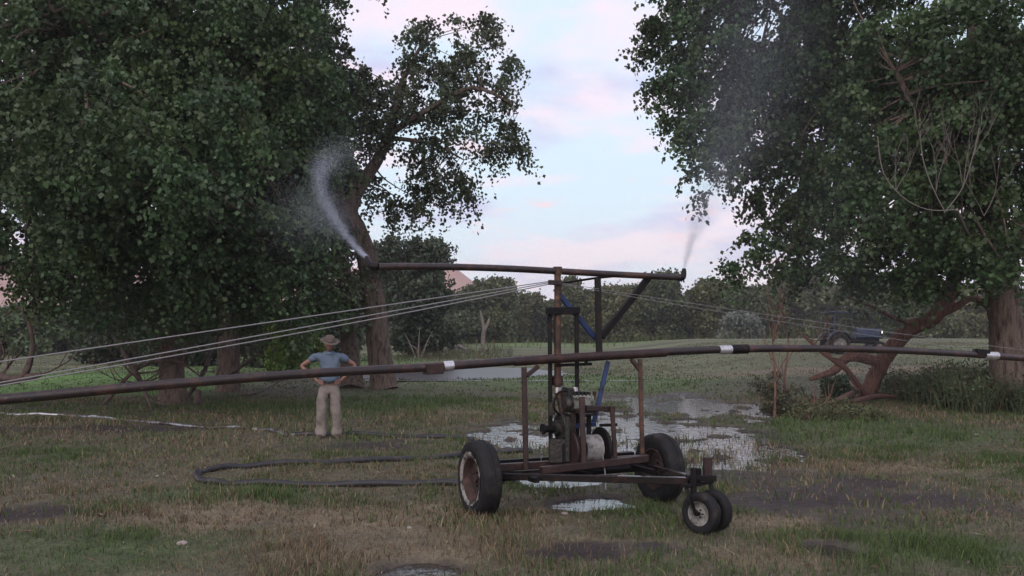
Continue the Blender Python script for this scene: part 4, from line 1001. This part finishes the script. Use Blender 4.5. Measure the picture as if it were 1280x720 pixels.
p1, s1 = jet([nl, P(440, 303, 9.0), P(417, 270, 9.6), P(402, 240, 10.2), P(400, 214, 10.8), P(412, 198, 11.4), P(435, 190, 12)], [.008, .022, .036, .048, .065, .10, .20], 44000, 1.3, .0005, .0009)
p1b, s1b = jet([P(430, 290, 9.3), P(408, 265, 9.8), P(388, 262, 10.4), P(372, 275, 11)], [.05, .12, .22, .34], 32000, .9, .0004, .0008)
drops('water_spray', 'curling white jet of water from the left end of the upper arm', np.concatenate([p1, p1b]), np.concatenate([s1, s1b]))
nr_ = e1+Vector((.05, .03, .10))
p2, s2 = jet([nr_, P(866, 296, 10.8), P(888, 238, 12), P(915, 165, 13.2), P(935, 80, 14.5), P(950, -20, 16)], [.010, .035, .16, .36, .55, .75], 300000, .55, .0004, .0008)
p3, s3 = jet([P(950, -20, 16), P(985, 60, 17), P(1020, 180, 18.5), P(1050, 300, 19.5), P(1065, 430, 20.5)], [.8, .95, 1.0, 1.0, .9], 240000, 1.0, .0005, .0009)
drops('water_spray', 'thin spray rising from the right nozzle and drifting before the leaning cottonwood', np.concatenate([p2, p3]), np.concatenate([s2, s3]))
dp = CU(677, 540, .02); n = 120
drops('water_drip', 'drops falling from the pump outlet of the cart', np.stack([dp.x+rng.normal(size=n)*.006, dp.y+rng.normal(size=n)*.006, rng.uniform(.1, dp.z, n)], 1), rng.uniform(.002, .004, n))

# ------------------------------------------------------------------ sky and light
W = bpy.data.worlds.new('World'); S.world = W; W.use_nodes = True
nt = W.node_tree; N = nt.nodes; L = nt.links; N.clear()
out = N.new('ShaderNodeOutputWorld')
SUN_EL, SUN_ROT = 4.0, 200.0
sky = N.new('ShaderNodeTexSky'); sky.sky_type = 'NISHITA'; sky.sun_disc = False; sky.sun_elevation = R(SUN_EL); sky.sun_rotation = R(SUN_ROT); sky.altitude = 1400
bg1 = N.new('ShaderNodeBackground'); bg1.inputs['Strength'].default_value = .15; L.new(sky.outputs[0], bg1.inputs['Color'])
tc = N.new('ShaderNodeTexCoord'); sep = N.new('ShaderNodeSeparateXYZ'); L.new(tc.outputs['Generated'], sep.inputs[0])
def math_(op, a, b=None, clamp=False):
    m = N.new('ShaderNodeMath'); m.operation = op; m.use_clamp = clamp
    for i, v in enumerate((a, b)):
        if v is None: continue
        if isinstance(v, (int, float)): m.inputs[i].default_value = v
        else: L.new(v, m.inputs[i])
    return m.outputs[0]
zc = math_('ADD', math_('MAXIMUM', sep.outputs['Z'], 0.0), .16)
cx = math_('DIVIDE', sep.outputs['X'], zc); cy = math_('DIVIDE', sep.outputs['Y'], zc)
cmb = N.new('ShaderNodeCombineXYZ'); L.new(cx, cmb.inputs[0]); L.new(cy, cmb.inputs[1])
def cloud(scale, seed, lo, hi, det=5):
    mp = N.new('ShaderNodeMapping'); mp.inputs['Location'].default_value = (seed, seed*.7, seed*.3); L.new(cmb.outputs[0], mp.inputs['Vector'])
    nz = N.new('ShaderNodeTexNoise'); nz.inputs['Scale'].default_value = scale; nz.inputs['Detail'].default_value = det; nz.inputs['Roughness'].default_value = .55
    L.new(mp.outputs[0], nz.inputs['Vector'])
    mr = N.new('ShaderNodeMapRange'); mr.inputs[1].default_value = lo; mr.inputs[2].default_value = hi; mr.interpolation_type = 'SMOOTHSTEP'
    L.new(nz.outputs['Fac'], mr.inputs[0]); return mr.outputs[0]
def mixc(f, a, b):
    m = N.new('ShaderNodeMix'); m.data_type = 'RGBA'; L.new(f, m.inputs['Factor'])
    for k, v in (('A', a), ('B', b)):
        if isinstance(v, tuple): m.inputs[k].default_value = (*v, 1)
        else: L.new(v, m.inputs[k])
    return m.outputs['Result']
SKYB = (.62, .80, .98)
c = mixc(cloud(1.3, 3.1, .42, .58), (.70, .85, .98), (.60, .58, .84))        # clear gaps against lilac-grey cloud
c = mixc(cloud(1.7, 9.4, .46, .62), c, (.98, .82, .92))                     # pink-white lit cloud
c = mixc(cloud(3.0, 15.2, .56, .68), c, (1.0, .72, .80))                    # small pinker scraps
hz = N.new('ShaderNodeMapRange'); hz.inputs[1].default_value = .0; hz.inputs[2].default_value = .16; hz.inputs[3].default_value = .75; hz.inputs[4].default_value = 0; L.new(sep.outputs['Z'], hz.inputs[0])
c = mixc(hz.outputs[0], c, (.84, .80, .91))
bg2 = N.new('ShaderNodeBackground'); bg2.inputs['Strength'].default_value = .76; L.new(c, bg2.inputs['Color'])
ms = N.new('ShaderNodeMixShader'); ms.inputs[0].default_value = .86; L.new(bg1.outputs[0], ms.inputs[1]); L.new(bg2.outputs[0], ms.inputs[2])
L.new(ms.outputs[0], out.inputs['Surface'])

sd = bpy.data.lights.new('sun', 'SUN'); sd.energy = 1.0; sd.angle = R(60); sd.color = (1, .88, .78)
so = bpy.data.objects.new('sun', sd); COL.objects.link(so)
az = R(SUN_ROT); el = R(34)
dirv = Vector((math.sin(az)*math.cos(el), math.cos(az)*math.cos(el), math.sin(el)))
so.rotation_euler = dirv.to_track_quat('Z', 'Y').to_euler()

def haze(density):
    m = bpy.data.materials.new('evening_air'); m.use_nodes = True; n = m.node_tree.nodes; n.clear()
    o_ = n.new('ShaderNodeOutputMaterial'); v = n.new('ShaderNodeVolumePrincipled')
    v.inputs['Color'].default_value = (.88, .88, .93, 1); v.inputs['Density'].default_value = density
    m.node_tree.links.new(v.outputs[0], o_.inputs['Volume'])
    me = bpy.data.meshes.new('haze'); bm = bmesh.new(); bmesh.ops.create_cube(bm, size=1)
    for q in bm.verts: q.co = Vector((q.co.x*1960, (q.co.y+.5)*1060-80, (q.co.z+.5)*84-2.2))
    bm.to_mesh(me); bm.free(); tag(link('haze', me, m, smooth=False), kind='stuff')
haze(.0006)

cam = bpy.data.cameras.new('camera'); co = bpy.data.objects.new('camera', cam); COL.objects.link(co)
cam.sensor_width = 36; cam.lens = 36*F/1280; cam.shift_y = (HY-360)/1280; cam.clip_end = 5000; cam.clip_start = .1
co.location = (0, 0, EYE); co.rotation_euler = (R(90), 0, 0)
S.camera = co
S.view_settings.view_transform = 'Standard'; S.view_settings.look = 'None'; S.view_settings.exposure = .70; S.view_settings.gamma = 1
S.cycles.max_bounces = 6; S.cycles.diffuse_bounces = 3; S.cycles.transparent_max_bounces = 8
